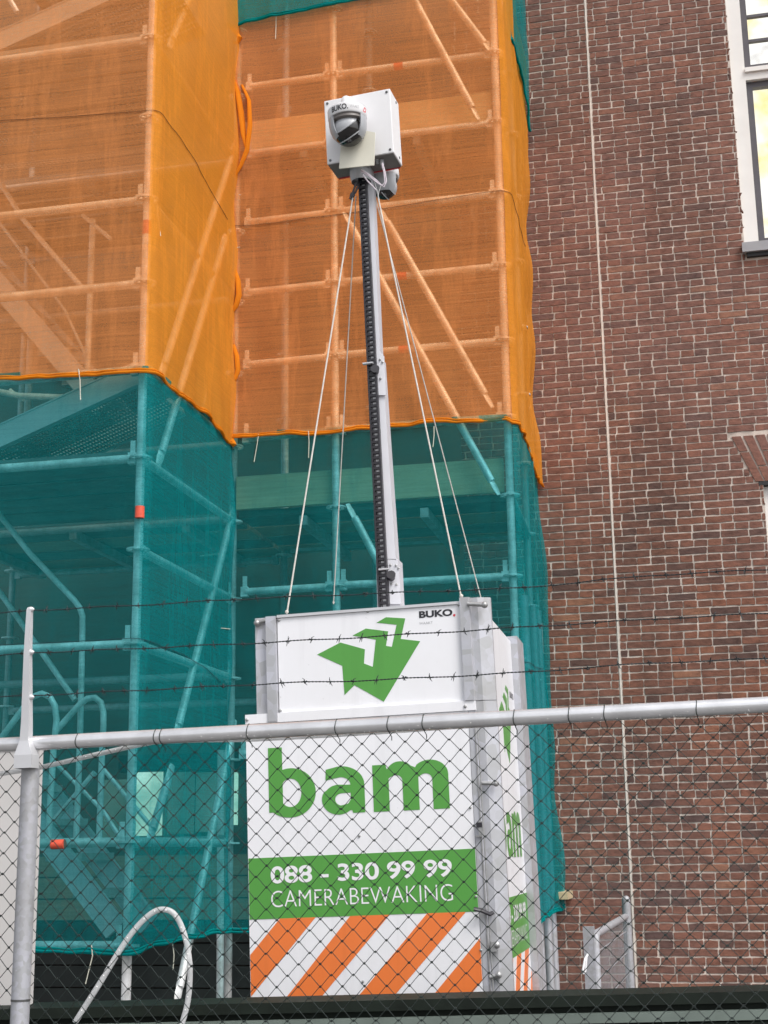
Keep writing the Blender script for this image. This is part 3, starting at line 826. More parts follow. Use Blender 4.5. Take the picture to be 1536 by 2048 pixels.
def flare(u, z, h, Umax):
    e = max(0.0, 1 - (Umax - u) / .9); e0 = max(0.0, 1 - u / .16)
    return (e * (-.018 + .022 * math.sin(z * 2.1) + .045 * mnoise.noise(Vector((u * 3, z * 2.2, 9)))) + e0 * .012 * math.sin(z * 12), -.035 * e0 * abs(math.sin(z * 6.3)), 0)
URc = RS - .03 + .02
ztop_r = st(on_t(640, 12, RB))[2]
net_or, _ = make_net('orange_net', 'orange debris net across recessed scaffold bay beside bare brickwork', right_path, 8.2, hr_, [M_net_or, M_net_or2], lambda u: 0 if u < URc else 1, 3, M_fold_or, seams=(seam_r,), mat_cord=M_cord_or, extra=flare)
tr_path = [(.03, RB + .005), (RS - .06, RB + .005)] + corner(RS, RT, .068, 0, math.pi / 2) + [(RS + .068, RT + .07), (RS + .042, 3.05)]
htr = hem_right([(470, 1862), (700, 1858), (1040, 1856)], [(1060, 1862), (1076, 1848), (1104, 1822)])
def flare2(u, z, h, Umax):
    e = max(0.0, 1 - (Umax - u) / .9); e0 = max(0.0, 1 - u / .16)
    lw = min(1.0, max(0.0, (3.9 - z) / 1.6))
    return (e * (-.015 + .05 * mnoise.noise(Vector((u * 3, z * 1.8, 4))) + .03 * math.exp(-h / .5)) + lw * min(1.0, e * 1.6) * .022, -.03 * e0 * abs(math.sin(z * 6)), 0)
seam_tr = hem_right([(900, 1335), (1005, 1322)], [(1036, 1318), (1070, 1335), (1088, 1340)])
net_tr, _ = make_net('green_net', 'teal debris net across recessed lower bay behind camera unit', tr_path, [(a_, b_ + .03) for a_, b_ in hr_], htr, [M_net_te, M_net_te2], lambda u: 0 if u < URc else 1, 4, M_fold_te, extra=flare2, seams=(seam_tr,), mat_cord=M_cord_te)
# the overlapping green nets at the top edge of the picture
def hem_top(front): return [(st(on_t(u, v, RB - .03))[0] - .03, st(on_t(u, v, RB - .03))[2]) for u, v in front]
make_net('green_net', 'small teal net overlapping the recessed orange net at top', [(-.03, RB - .03), (RS * .75, RB - .03)], 8.2, hem_top([(450, 36), (478, 50), (560, 30), (660, 10), (760, -12), (900, -40)]), [M_net_te2], lambda u: 0, 5, M_fold_te)
tp = [(RS + .05, RT + .2), (RS + .075, 3.02)]
htp = [(0, on_s(1003, 25, RS + .06).z), (.5, on_s(1022, 60, RS + .06).z), (1.0, on_s(1033, 110, RS + .06).z), (1.2, on_s(1040, 185, RS + .07).z), (1.32, on_s(1046, 198, RS + .07).z)]
make_net('green_net', 'narrow teal net hanging down over orange net beside brick wall', tp, 8.2, htp, [M_net_te2], lambda u: 0, 6, M_fold_te, amp=.03)
def outer_tape(a, b):
    m = MB(); m.tube([a, b], .0245, 18); build('tape_band', m, M_tape, net_tl, smooth=True)
ts_ = st(on_t(279.5, 1025, -.058))[0]
outer_tape(SP(ts_, -.058, on_t(281, 1036, -.058).z), SP(ts_, -.058, on_t(281, 1013, -.058).z))
outer_tape(on_t(104, 1689, -.057), on_t(129, 1688, -.057))
def up(u, v, t=RB - .012): return on_t(u, v, t)
ties(net_ol, [[up(157, 738, FR - .01), up(160, 760, FR - .012), up(161, 800, FR - .02)], [on_s(313, 410, .04), on_s(317, 440, .06), on_s(321, 472, .07)], [on_s(405, 815, .04), on_s(409, 802, .05), on_s(413, 785, .05)]])
ties(net_tl, [[up(183, 1890, FR - .01), up(185, 1912, FR - .012), up(178, 1940, FR - .02), up(171, 1968, FR - .03)], [on_s(345, 1885, .04), on_s(348, 1910, .06), on_s(346, 1940, .06)], [on_s(400, 1112, .04), on_s(436, 1108, .05)], [on_s(438, 1256, .04), on_s(460, 1258, .05)]])
ties(net_or, [[up(517, 868), up(514, 890), up(508, 924)], [up(617, 862), up(618, 885), up(617, 916)], [up(868, 852), up(868, 872), up(866, 894)], [up(552, 30), up(552, 50), up(551, 78)], [up(470, 115), up(485, 112)], [up(468, 388), up(482, 390)], [up(466, 497), up(480, 494)], [up(463, 655), up(476, 657)]])
# bunched folds where the two orange nets meet
def bunch(pts, r, t=RB - .03):
    P = [on_t(u, v, t) for u, v in pts]; k = len(P); bf = MB()
    bf.tube(P, [r * .75 * (.35 + .65 * math.sin(math.pi * (i + .6) / k)) for i in range(k)], 10, flat=.55); build('bunched_fold', bf, M_fold_or, net_or, smooth=True)
bunch([(458, 48), (468, 62), (480, 75), (474, 86), (466, 84)], .028)
bunch([(470, 160), (476, 185), (482, 225), (487, 270), (494, 300)], .034)
bunch([(484, 170), (498, 200), (500, 250), (494, 300), (482, 330), (470, 352)], .026)
bunch([(470, 540), (476, 560), (478, 590), (472, 612), (466, 622)], .03); bunch([(468, 690), (474, 712), (476, 740), (470, 760)], .028)
bunch([(452, 868), (462, 878), (468, 888), (464, 892)], .03); bunch([(1066, 905), (1073, 925), (1074, 938)], .03, 2.95)

# ------------------------------------------------------------------ mobile camera unit
UX, UY, UZ = frame(.2007, .0286)
UO = Vector((.3412, 5.5, 1.0929))
def UF(a, b, c): return UO + UX * a + UY * b + UZ * c
def loc(u, v): p = hitp(u, v, UO, UY) - UO; return p.dot(UX), p.dot(UZ)
UW, UD, UTOP, ULOW = .8904, 1.20, 1.462, 1.072
unit = thing('camera_unit', 'white mobile surveillance unit with green lettering and tall camera mast', 'camera unit', UF(-.4, .6, -.55))
ZB = -.55                                    # the unit goes on down behind the green beam
def ubox(mb, a0, a1, b0, b1, c0, c1): mb.box(UF(a0, b0, c0), UX * (a1 - a0), UY * (b1 - b0), UZ * (c1 - c0)); return mb
fp = MB(); ubox(fp, -UW, 0, 0, .025, ZB, ULOW - .035); front = build('front_panel', fp, M_white, unit, label='lower front panel with large green lettering and orange stripes')
tp_ = MB(); ubox(tp_, -.752, -.010, .006, .03, ULOW, UTOP - .008); top_p = build('front_panel', tp_, M_white, unit, label='upper front panel with green bird emblem')
sp_ = MB(); ubox(sp_, -UW, .031, -.006, .02, ULOW - .034, ULOW + .003); strip = build('cover_strip', sp_, M_white, unit)
xs = .078
sd2 = MB(); sd2.box(UF(xs - .025, .045, ZB), UX * .025, UY * .90, UZ * (UTOP - .03 - ZB)); side = build('side_panel', sd2, M_white, unit)
sd3 = MB(); ubox(sd3, -.82, -.795, .06, 1.12, ZB, UTOP - .04); build('side_panel', sd3, M_white, unit)
bk = MB(); ubox(bk, -.80, .04, UD - .03, UD, ZB, UTOP - .04); build('back_panel', bk, M_white, unit)
rf = MB(); ubox(rf, -.80, .06, .03, UD - .03, UTOP - .06, UTOP - .03); build('roof', rf, M_white, unit)
te = MB(); ubox(te, -.752, -.010, -.002, .028, UTOP - .007, UTOP + .004); build('top_edge', te, M_alu, unit)
# corner posts: folded galvanised profiles
def profile(name, outline, c0, c1, mat=M_galv):
    m = MB(); k = len(outline)
    lo = [UF(a, b, c0) for a, b in outline]; hi = [UF(a, b, c1) for a, b in outline]
    m.add(lo + hi, [(i, (i + 1) % k, (i + 1) % k + k, i + k) for i in range(k)])
    tr = tessellate_polygon([[Vector((a, b, 0)) for a, b in outline]])
    m.f += [[i for i in t_] for t_ in tr] + [[i + k for i in t_] for t_ in tr]; m.m += [0] * (2 * len(tr))
    return build(name, m, mat, unit)
cpr = profile('corner_post', [(-.0085, -.012), (.028, -.012), (.034, .012), (.060, .012), (.108, .035), (.108, .06), (.070, .06), (.03, .045), (-.0085, .02)], ULOW + .004, UTOP + .016)
cpr2 = profile('corner_post', [(.0015, -.002), (.022, -.002), (.030, .014), (.060, .014), (.108, .035), (.108, .06), (.070, .06), (.03, .045), (.0015, .02)], ZB, ULOW + .002)
cpl = profile('corner_post', [(-.847, .012), (-.802, .018), (-.797, -.01), (-.757, -.01), (-.7535, .02), (-.80, .05), (-.847, .05)], ULOW - .03, UTOP)
cpb = profile('corner_post', [(.055, .947), (.108, .947), (.108, 1.2), (.06, 1.23), (.04, 1.2)], ZB, UTOP - .005)
cpb2 = profile('corner_post', [(-.84, 1.12), (-.80, 1.12), (-.78, 1.22), (-.84, 1.22)], ZB, UTOP - .005)
BOLT = MB(); BOLT.lathe((0, 0, 0), (0, -1, 0), [(.009, -.003), (.009, .002), (.0055, .004), (.0055, .008), (0, .009)], 10); BOLT = mesh_from(BOLT, 'bolt', M_bolt, True)
Q_U = Matrix((UX, UY, UZ)).transposed().to_quaternion()
def bolt(par, a, b, c, s=1.0, mesh=None): inst('bolt', mesh or BOLT, par, UF(a, b, c), Q_U, (s, s, s))
for px in ((735, 1222), (917, 1209), (557, 1240), (560, 1421), (708, 1420)):
    a, c = loc(*px); bolt(top_p, a, .004, c, .7)
for px in ((495, 1440), (931, 1413)): a, c = loc(*px); bolt(strip, a, -.008, c, .7)
for px in ((498, 1637), (719, 1672), (941, 1615), (952, 1793), (955, 1833), (726, 1963), (962, 1900)): a, c = loc(*px); bolt(front, a, -.002, c, .55)
# pins and latches on the corner post
def pin(par, pxa, pxb, b=-.015, r=.009):
    a0, c0 = loc(*pxa); a1, c1 = loc(*pxb); m = MB(); m.tube([UF(a0, b, c0), UF(a1, b, c1)], r, 10); m.ball(UF(a1, b, c1), r * 1.5, 10, 8)
    build('pin', m, M_bolt, par, smooth=True)
pin(cpr, (936, 1209), (970, 1211)); pin(cpl, (533, 1240), (514, 1246), .0); pin(cpr2, (964, 1566), (992, 1567), .0, .008); pin(cpr2, (980, 1955), (997, 1950), .0, .009)
lt = MB()
a, c = loc(962, 1672); lt.cbox(UF(a, -.012, c), UX * .035, UY * .02, UZ * .005); lt.cbox(UF(a + .004, -.012, c + .03), UX * .018, UY * .016, UZ * .05)
a, c = loc(960, 1650); lt.cbox(UF(a, -.012, c), UX * .022, UY * .02, UZ * .018, 1)
build('latch', lt, [M_bolt, M_blackpl], cpr2)
lt = MB(); a, c = loc(988, 1893); lt.cbox(UF(a, .0, c), UX * .02, UY * .02, UZ * .035); lt.ball(UF(a + .012, -.005, c + .005), .013, 10, 8); build('latch', lt, M_bolt, cpr2)
a0, c0 = loc(950, 1817); a1, c1 = loc(965, 1820); a2, c2 = loc(980, 1828)
hd = MB(); hd.tube([UF(a0, -.035, c0), UF(a1, -.03, c1), UF(a2, -.008, c2), UF(a2 + .012, .004, c2 + .006)], [.009, .010, .010, .007], 8, flat=.6); build('handle', hd, M_blackpl, cpr2, smooth=True)
for dx in (.012, .022):
    m = MB(); m.tube([UF(.0 + dx + .012, -.004, ULOW - .1), UF(dx + .016, -.004, ZB + .2)], .0028, 6); build('locking_rod', m, M_bolt, cpr2)
# --- prints: all in front-panel coordinates (a, c); one function puts them on the front, another on the side
def f_front(a, c, d): return UF(a, -.0012 + d, c)
def f_low(lift): return lambda a, c, d: UF(a, -.0014 - lift + d, c)
def f_top(lift): return lambda a, c, d: UF(a, .0048 - lift + d, c)
SHIFT = -.19
def f_side(lift): return lambda a, c, d: UF(xs + .0012 + lift - d, .055 + (a + UW), c + SHIFT)
def clip(poly, xmin, xmax, ymin, ymax):
    def cut(p, ins, inter):
        out = []
        for i in range(len(p)):
            a, b = p[i - 1], p[i]
            if ins(b):
                if not ins(a): out.append(inter(a, b))
                out.append(b)
            elif ins(a): out.append(inter(a, b))
        return out
    def ix(x): return lambda a, b: (x, a[1] + (b[1] - a[1]) * (x - a[0]) / (b[0] - a[0]))
    def iy(y): return lambda a, b: (a[0] + (b[0] - a[0]) * (y - a[1]) / (b[1] - a[1]), y)
    for ins, inter in ((lambda q: q[0] >= xmin, ix(xmin)), (lambda q: q[0] <= xmax, ix(xmax)), (lambda q: q[1] >= ymin, iy(ymin)), (lambda q: q[1] <= ymax, iy(ymax))):
        if poly: poly = cut(poly, ins, inter)
    return poly
H1, H2 = .2929, .5209
band = [(-UW + .002, H1), (-.002, H1), (-.002, H2), (-UW + .002, H2)]
z6 = lambda x, y: loc(480 + x / 2.4, 1680 + y / 2.4)
tops = [z6(192, 377), z6(362, 372)], [z6(530, 363), z6(718, 358)], [z6(900, 350), z6(1085, 344)], [z6(1262, 338), z6(1450, 330)]
bots = [z6(-130, 772), z6(40, 768)], [z6(215, 765), z6(385, 760)], [z6(568, 750), z6(742, 746)], [z6(930, 742), z6(1110, 738)]
stripes = []
for (ta, tb), (ba, bb) in zip(tops, bots):
    def ex(p, q): # extend the edge downward beyond the beam and up to the band
        k = (H1 - q[1]) / (p[1] - q[1]); kb = (ZB - q[1]) / (p[1] - q[1])
        return (q[0] + (p[0] - q[0]) * k, H1), (q[0] + (p[0] - q[0]) * kb, ZB)
    a_t, a_b = ex(ta, ba); b_t, b_b = ex(tb, bb)
    P = clip([a_t, b_t, b_b, a_b], -UW + .002, -.002, ZB, H1)
    if len(P) > 2: stripes.append(P)
def extra_stripe(k):
    (ta, tb), (ba, bb) = (tops[3], bots[3])
    return None
for P in stripes:
    m = MB(); m.prism(P, f_low(0), .001); build('orange_stripe', m, M_orange, front)
    m = MB(); m.prism(P, f_side(0), .001); build('orange_stripe', m, M_orange, side)
m = MB(); m.prism(band, f_low(0), .001); build('green_band', m, M_green, front)
m = MB(); m.prism(band, f_side(0), .001); build('green_band', m, M_green, side)
z4 = lambda x, y: loc(480 + x / 2.648, 1180 + y / 2.648)
bird = [(407, 341), (530, 277), (660, 313), (655, 388), (702, 406), (718, 262), (595, 240), (665, 203), (783, 218), (772, 295), (803, 300), (828, 183), (722, 172), (772, 143), (874, 149), (850, 258), (953, 270), (760, 591), (605, 503), (552, 555), (540, 400)]
bird = [z4(x, y) for x, y in bird]
m = MB(); m.prism(bird, f_top(0), .001); build('bird_emblem', m, M_green, top_p)
m = MB(); m.prism([(a, c - .035) for a, c in bird], f_side(0), .001); build('bird_emblem', m, M_green, side)
def text(body, bold, box_, fn, mat, parent, slant=0, name='lettering', thick=.0008, space=1.0):
    cu_ = bpy.data.curves.new(name, 'FONT'); cu_.body = body; cu_.offset = bold; cu_.resolution_u = 6; cu_.space_character = space
    cu_.fill_mode = 'BOTH'
    tmp = bpy.data.objects.new('tmp', cu_); COL.objects.link(tmp)
    dg = bpy.context.evaluated_depsgraph_get(); me = bpy.data.meshes.new_from_object(tmp.evaluated_get(dg))
    bpy.data.objects.remove(tmp); bpy.data.curves.remove(cu_)
    xs_ = [v.co.x for v in me.vertices]; ys_ = [v.co.y for v in me.vertices]
    x0, x1, y0, y1 = min(xs_), max(xs_), min(ys_), max(ys_); a0, a1, c0, c1 = box_
    m = MB(); m.add([fn(a0 + (v.co.x - x0) / (x1 - x0) * (a1 - a0), c0 + (v.co.y - y0) / (y1 - y0) * (c1 - c0), 0) for v in me.vertices], [tuple(p.vertices) for p in me.polygons])
    bpy.data.meshes.remove(me)
    return build(name, m, mat, parent, recalc=False)
def bx(pbl, ptr): (a0, c0), (a1, c1) = loc(*pbl), loc(*ptr); return (a0, a1, c0, c1)
# big rounded lower-case letters drawn as outlines
def arc(cx, cy, rx, ry, d0, d1, n=14): return [(cx + rx * math.cos(R(d0 + (d1 - d0) * i / n)), cy + ry * math.sin(R(d0 + (d1 - d0) * i / n))) for i in range(n + 1)]
def ringpoly(o, i): # outline with a hole, bridged
    return o + [o[0]] + list(reversed(i + [i[0]]))
def glyphs():
    G = []
    # b : box 0..1 (x), ascender 1.5, x-height 1
    b_out = [(0, 1.52), (.30, 1.52)] + [(.30, 1.03)] + arc(.47, .5, .53, .545, 108, -90, 22) + arc(.42, .5, .52, .545, -92, -130, 6) + [(.0, .08)]
    b_in = arc(.47, .49, .24, .31, 150, -210, 24)[:-1]
    G.append(('b', b_out, [[(.30, .72)] + arc(.46, .50, .235, .315, 118, -140, 20) + [(.30, .24)]]))
    a_out = [(.10, .985)] + arc(.42, .62, .50, .425, 98, 0, 12) + [(.92, 0), (.66, 0), (.645, .06)] + arc(.36, .32, .36, .345, -48, -200, 14) + [(.06, .50)] + arc(.36, .30, .34, .34, 142, 80, 6) + [(.62, .625)] + arc(.40, .63, .22, .175, 0, 88, 7) + [(.09, .745)]
    a_in = [[(.62, .45)] + arc(.43, .31, .145, .135, 90, 262, 10) + [(.56, .21), (.62, .30)]]
    G.append(('a', a_out, a_in))
    m_out = [(0, 0), (0, .97), (.24, .97), (.265, .87)] + arc(.50, .74, .26, .285, 140, 40, 9) + [(.78, .88)] + arc(1.04, .72, .33, .305, 135, 0, 12) + [(1.37, 0), (1.08, 0), (1.08, .64)] + arc(.96, .62, .12, .125, 0, 120, 6) + [(.83, .68), (.83, 0), (.54, 0), (.54, .64)] + arc(.42, .62, .12, .125, 0, 120, 6) + [(.29, .68), (.29, 0)]
    G.append(('m', m_out, []))
    return G
GB = {'b': bx((539, 1637), (629, 1491)), 'a': bx((645, 1631), (727.5, 1530)), 'm': bx((748, 1624), (895, 1517))}
GX = {'b': (0, 1.0, -.045, 1.52), 'a': (0, .92, -.025, 1.045), 'm': (0, 1.37, 0, 1.025)}
def glyph_build(ch, o, holes, fn, parent):
    A, Bx = GX[ch], GB[ch]
    mp = lambda p: (Bx[0] + (p[0] - A[0]) / (A[1] - A[0]) * (Bx[1] - Bx[0]), Bx[2] + (p[1] - A[2]) / (A[3] - A[2]) * (Bx[3] - Bx[2]))
    loops = [[mp(p) for p in o]] + [[mp(p) for p in h] for h in holes]
    tr = tessellate_polygon([[Vector((x, y, 0)) for x, y in l] for l in loops])
    flat = [p for l in loops for p in l]
    m = MB(); m.add([fn(x, y, 0) for x, y in flat], [tuple(t) for t in tr]); build('letter', m, M_green, parent, recalc=False)
for ch, o, hs_ in glyphs():
    glyph_build(ch, o, hs_, f_low(.0), front); glyph_build(ch, o, hs_, f_side(.0), side)
num = bx((542, 1768), (903, 1717)); num = (num[0], num[1], .403, .483)
cw = bx((543, 1815), (905, 1770)); cw = (cw[0], cw[1], .322, .390)
c_t = loc(542, 1733)[1]; c_b = loc(542, 1768)[1]; num = (num[0], num[1], c_b, c_t)
c_t = loc(543, 1782)[1]; c_b = loc(543, 1815)[1]; cw = (cw[0], cw[1], c_b, c_t)
for fn, par in ((f_low, front), (f_side, side)):
    text('088 - 330 99 99', .022, num, fn(.0012), M_wprint, par, space=.98)
    text('CAMERABEWAKING', -.012, cw, fn(.0012), M_wprint, par)
bk_ = bx((838, 1236), (904, 1217))
text('BUKO', .040, bk_, f_top(0), M_black, top_p)
text('WAAKT', -.008, bx((838, 1249), (865, 1242)), f_top(0), M_greyp, top_p)
a, c = loc(908, 1230); m = MB(); m.prism([(a + .005 * math.cos(q * .52), c + .005 * math.sin(q * .52)) for q in range(12)], f_top(0), .0008); build('red_dot', m, M_red, top_p)
dy = -.06
text('BUKO', .022, (bk_[0], bk_[1], bk_[2] + dy, bk_[3] + dy), f_side(0), M_black, side)
# --- mast with energy chain
YM = 5.97
def m_at(u, v, y=YM): return on_y(u, v, y)
mb0, mb1 = m_at(779, 1240), m_at(731, 345)
dz = (mb1 - mb0).normalized(); mx = (UX - dz * UX.dot(dz)).normalized(); my = dz.cross(mx)
if my.y < 0: my = -my
def mast_seg(v0, v1, ul0, ur0, ul1, ur1, dep, name='mast_section'):
    p = [m_at(ul0, v0), m_at(ur0, v0), m_at(ur1, v1), m_at(ul1, v1)]
    m = MB(); q = [x + my * dep for x in p]
    m.add(p + q, [(0, 1, 2, 3), (7, 6, 5, 4), (0, 4, 5, 1), (1, 5, 6, 2), (2, 6, 7, 3), (3, 7, 4, 0)])
    return build(name, m, M_mast, unit)
mast_seg(1260, 1118, 756, 803, 752, 796, .10); mast_seg(1124, 715, 754.5, 792, 737, 764, .085); mast_seg(719, 340, 738, 761, 717, 744, .07)
def plate(name, pts, dep, mat, par, off):
    m = MB(); p = [m_at(u, v, YM - off) for u, v in pts]; k = len(p); q = [x + my * dep for x in p]
    m.add(p + q, [tuple(range(k)), tuple(reversed(range(k, 2 * k)))] + [(i, (i + 1) % k, (i + 1) % k + k, i + k) for i in range(k)]); return build(name, m, mat, par)
for dv, du in ((0, 0), (-412, -32)):
    pl = plate('bracket_plate', [(775 + du, 1119 + dv), (790 + du, 1119 + dv), (797 + du, 1127 + dv), (802 + du, 1208 + dv), (780 + du, 1208 + dv)] if dv == 0 else [(748, 700), (760, 702), (768, 712), (772, 790), (755, 790)], .008, M_mast, unit, .012)
    for (x, y) in ((781, 1130), (792, 1131), (783, 1168), (793, 1169), (797, 1136)):
        inst('bolt', BOLT, pl, m_at(x + du, y + dv, YM - .016), Q_U, (.55, .55, .55))
    cb = MB(); cb.tube([m_at(782 + du, 1149 + dv, YM - .05), m_at(783 + du, 1156 + dv, YM - .02)], [.02, .016], 10); build('cable_clamp', cb, M_blackpl, pl, smooth=True)
    cs = MB(); cs.box(m_at(757 + du, 1140 + dv, YM - .045), mx * .045, my * .02, dz * .006); build('clamp_bar', cs, M_alu, pl)
LK = MB()
for sx in (-1, 1): LK.cbox((sx * .0175, 0, 0), (.009, 0, 0), (0, .03, 0), (0, 0, .0225))
LK.cbox((0, -.006, .0055), (.030, 0, 0), (0, .012, 0), (0, 0, .0105)); LK.cbox((-.006, -.004, -.004), (.003, 0, 0), (0, .012, 0), (0, 0, .013))
LK.cbox((.0045, .002, -.0055), (.017, 0, 0), (0, .008, 0), (0, 0, .0075), 1); LK.cbox((-.0095, .002, -.006), (.0035, 0, 0), (0, .008, 0), (0, 0, .006), 1)  # pale plates added to brighten the gaps, imitating the lit mast behind
LK = mesh_from(LK, 'chain_link', [M_blackpl, M_wprint]); fixn(LK)
q_m = Matrix((mx, my, dz)).transposed().to_quaternion()
c0_, c1_ = m_at(768.5, 1220, YM - .02), m_at(725, 350, YM - .02)
nl = int((c1_ - c0_).length / .0235)
for k in range(nl):
    f_ = k / nl; inst('chain_link', LK, unit, c0_.lerp(c1_, f_), q_m, (1.0 - .12 * f_, 1, (c1_ - c0_).length / nl / .0235))
# --- camera head
HX, HY, HZ = frame(.2734, .0364, -.027)
HO = Vector((-.2357, 5.9, 4.6369)); HW, HH, HD = .3137, .3142, .1487
def HF(a, b, c): return HO + HX * a + HY * b + HZ * c
def hloc(u, v, b=0.0): p = hitp(u, v, HO + HY * b, HY) - HO; return p.dot(HX), p.dot(HZ)
hbx = MB(); hbx.box(HF(0, 0, 0), HX * HW, HY * HD, HZ * HH)
head = build('camera_box', hbx, M_whitebox, unit)
bv = head.modifiers.new('edge', 'BEVEL'); bv.width = .004; bv.segments = 2
bt = MB(); bt.box(HF(.004, .004, -.004), HX * (HW - .008), HY * (HD - .008), HZ * .0035); build('base_plate', bt, M_dgrey, head)
Q_H = Matrix((HX, HY, HZ)).transposed().to_quaternion()
SCR = MB(); SCR.lathe((0, 0, 0), (0, -1, 0), [(.006, -.001), (.006, .0015), (0, .002)], 10); SCR = mesh_from(SCR, 'screw', M_screw, True)
for a, c in ((.016, HH - .016), (HW - .016, HH - .016), (.016, .016), (HW - .016, .016)): inst('screw', SCR, head, HF(a, -.001, c), Q_H)
for c in ((HH - .02), .02): inst('screw', SCR, head, HF(HW + .001, .1, c), (Matrix((HY, -HX, HZ)).transposed()).to_quaternion())
rs_ = MB(); rs_.box(HF(.01, HD - .004, -.008), HX * (HW - .02), HY * .006, HZ * .007); build('red_strip', rs_, M_red, head)
def dome(center, yaxis, zaxis, face_dir, s, lab, arm):
    """speed dome: ring cap with lettering, grey shroud, dark lens ball turned to face_dir"""
    root = thing('dome_tmp', 'x', 'x', center); root.name = 'dome_camera'
    del root['label']; del root['category']
    root.parent = unit; root.location = Vector(center) - rootloc(unit); root['label'] = lab
    z = Vector(zaxis).normalized(); c = Vector(center)
    cap = MB(); cap.lathe(c, z, [(0, .080 * s), (.02 * s, .080 * s), (.030 * s, .074 * s), (.066 * s, .062 * s), (.073 * s, .056 * s), (.073 * s, .026 * s), (.070 * s, .022 * s), (0, .022 * s)], 36); build('cap', cap, M_whitebox, root, smooth=True)
    shr = MB(); prof = [(.0705 * s, .0215 * s), (.0705 * s, 0.0), (.0675 * s, -.022 * s), (.060 * s, -.042 * s), (.049 * s, -.056 * s)]
    n = 40; fd = (Vector(face_dir) - z * Vector(face_dir).dot(z)).normalized(); sdv = z.cross(fd)
    vs_ = []; fs = []
    lo_, hi_ = 54, 318
    for i in range(n + 1):
        th = R(lo_ + (hi_ - lo_) * i / n); d = fd * math.cos(th) + sdv * math.sin(th)
        for (r_, h_) in prof: vs_.append(c + d * r_ + z * h_)
        for (r_, h_) in prof: vs_.append(c + d * (r_ - .006 * s) + z * h_)
    K = 2 * len(prof); P_ = len(prof)
    for i in range(n):
        for q in range(P_ - 1):
            fs.append((i * K + q, (i + 1) * K + q, (i + 1) * K + q + 1, i * K + q + 1)); fs.append((i * K + P_ + q, i * K + P_ + q + 1, (i + 1) * K + P_ + q + 1, (i + 1) * K + P_ + q))
        fs.append((i * K + P_ - 1, (i + 1) * K + P_ - 1, (i + 1) * K + K - 1, i * K + K - 1))
    for i in (0, n): fs += [(i * K + q, i * K + q + 1, i * K + P_ + q + 1, i * K + P_ + q) for q in range(P_ - 1)]
    shr.add(vs_, fs); build('shroud', shr, M_grey, root, smooth=True)
    inn = MB(); inn.lathe(c, z, [(0, .021 * s), (.064 * s, .0205 * s), (.066 * s, .008 * s), (.058 * s, .004 * s), (0, .003 * s)], 30); build('collar', inn, M_dgrey, root, smooth=True)
    bc = c - z * .022 * s; f = Vector(face_dir).normalized()
    bl = MB(); pr = [(.058 * s * math.sin(math.pi * i / 20), -.058 * s * math.cos(math.pi * i / 20)) for i in range(21)]
    bl.lathe(bc, f, [p for p in pr if p[1] < .012 * s] + [(.0565 * s, .0125 * s)], 32); build('camera_body', bl, M_grey, root, smooth=True)
    ln = MB(); ln.lathe(bc, f, [(.0572 * s, .0127 * s)] + [p for p in pr if p[1] > .014 * s], 32); build('lens_window', ln, M_lens, root, smooth=True)
    side_ = (Matrix.Rotation(R(24), 3, f) @ f.cross(z)).normalized(); upv = side_.cross(f).normalized()
    bars = MB()
    for k in (-.018, .020):
        pts = []
        for i in range(15):
            th = R(-62 + 124 * i / 14); rr = math.sqrt(max(1e-6, (.0598 * s) ** 2 - (k * s) ** 2))
            pts.append(bc + upv * (k * s) + (f * math.cos(th) + side_ * math.sin(th)) * rr)
        bars.tube(pts, .0022 * s, 6)
    build('trim_bar', bars, M_grey, root, smooth=True)
    ey = MB(); rr_ = .0592 * s; ey.lathe(bc, upv, [(math.sqrt(max(1e-9, rr_ ** 2 - h_ ** 2)), h_) for h_ in [s * (.0205 + .0386 * i / 10) for i in range(11)]], 32); build('painted_reflection', ey, M_grey, root, smooth=True)  # grey shell added as a painted reflection on top of the lens ball
    if arm:
        am = MB(); am.tube(arm, [.019 * s] * len(arm), 14); build('gooseneck', am, M_whitebox, root, smooth=True)
    return root, c, z, fd, sdv
def hp(u, v, b): return hitp(u, v, HO + HY * b, HY)
dc = hp(696, 251, -.095)
Zc = (HZ + HX * -.02).normalized()
d1 = dome(dc, HY, Zc, (Vector((.02, -1, 0)) * .86 - Z3 * .66 - HX * .12), 1.2, 'front dome camera facing the street', [dc + Zc * .082, dc + Zc * .10, dc + Zc * .125 + HY * .004, dc + Zc * .132 + HY * .03, HF(*[hloc(697, 203)[0], .0, hloc(697, 203)[1]])])
# lettering round the cap
def cap_text(body, th0, th1, h0, h1, mat, bold):
    _, c, z, fd, sdv = d1; s = 1.2; r_ = .0736 * s
    def fn(a, cc, d):
        th = a; dd = fd * math.cos(th) - sdv * math.sin(th)
        return c + dd * r_ + z * cc
    text(body, bold, (th0, th1, h0, h1), fn, mat, d1[0])
sg = 1 if d1[4].dot(HX) < 0 else -1
cap_text('BUKO.', R(-40) * sg, R(13) * sg, .029 * 1.2, .051 * 1.2, M_black, .03)
cap_text('WAAKT', R(19) * sg, R(48) * sg, .034 * 1.2, .046 * 1.2, M_greyp, -.01)
for th in (62,):
    m = MB(); _, c, z, fd, sdv = d1; pts = []
    for (tq, hq) in ((th, .03), (th + 14, .03), (th + 24, .052), (th + 10, .052)):
        dd = fd * math.cos(R(tq) * sg) - sdv * math.sin(R(tq) * sg); pts.append(c + dd * .0738 * 1.2 + z * hq * 1.2)
    m.add(pts, [(0, 1, 2, 3)]); build('red_mark', m, M_red, d1[0], recalc=False)
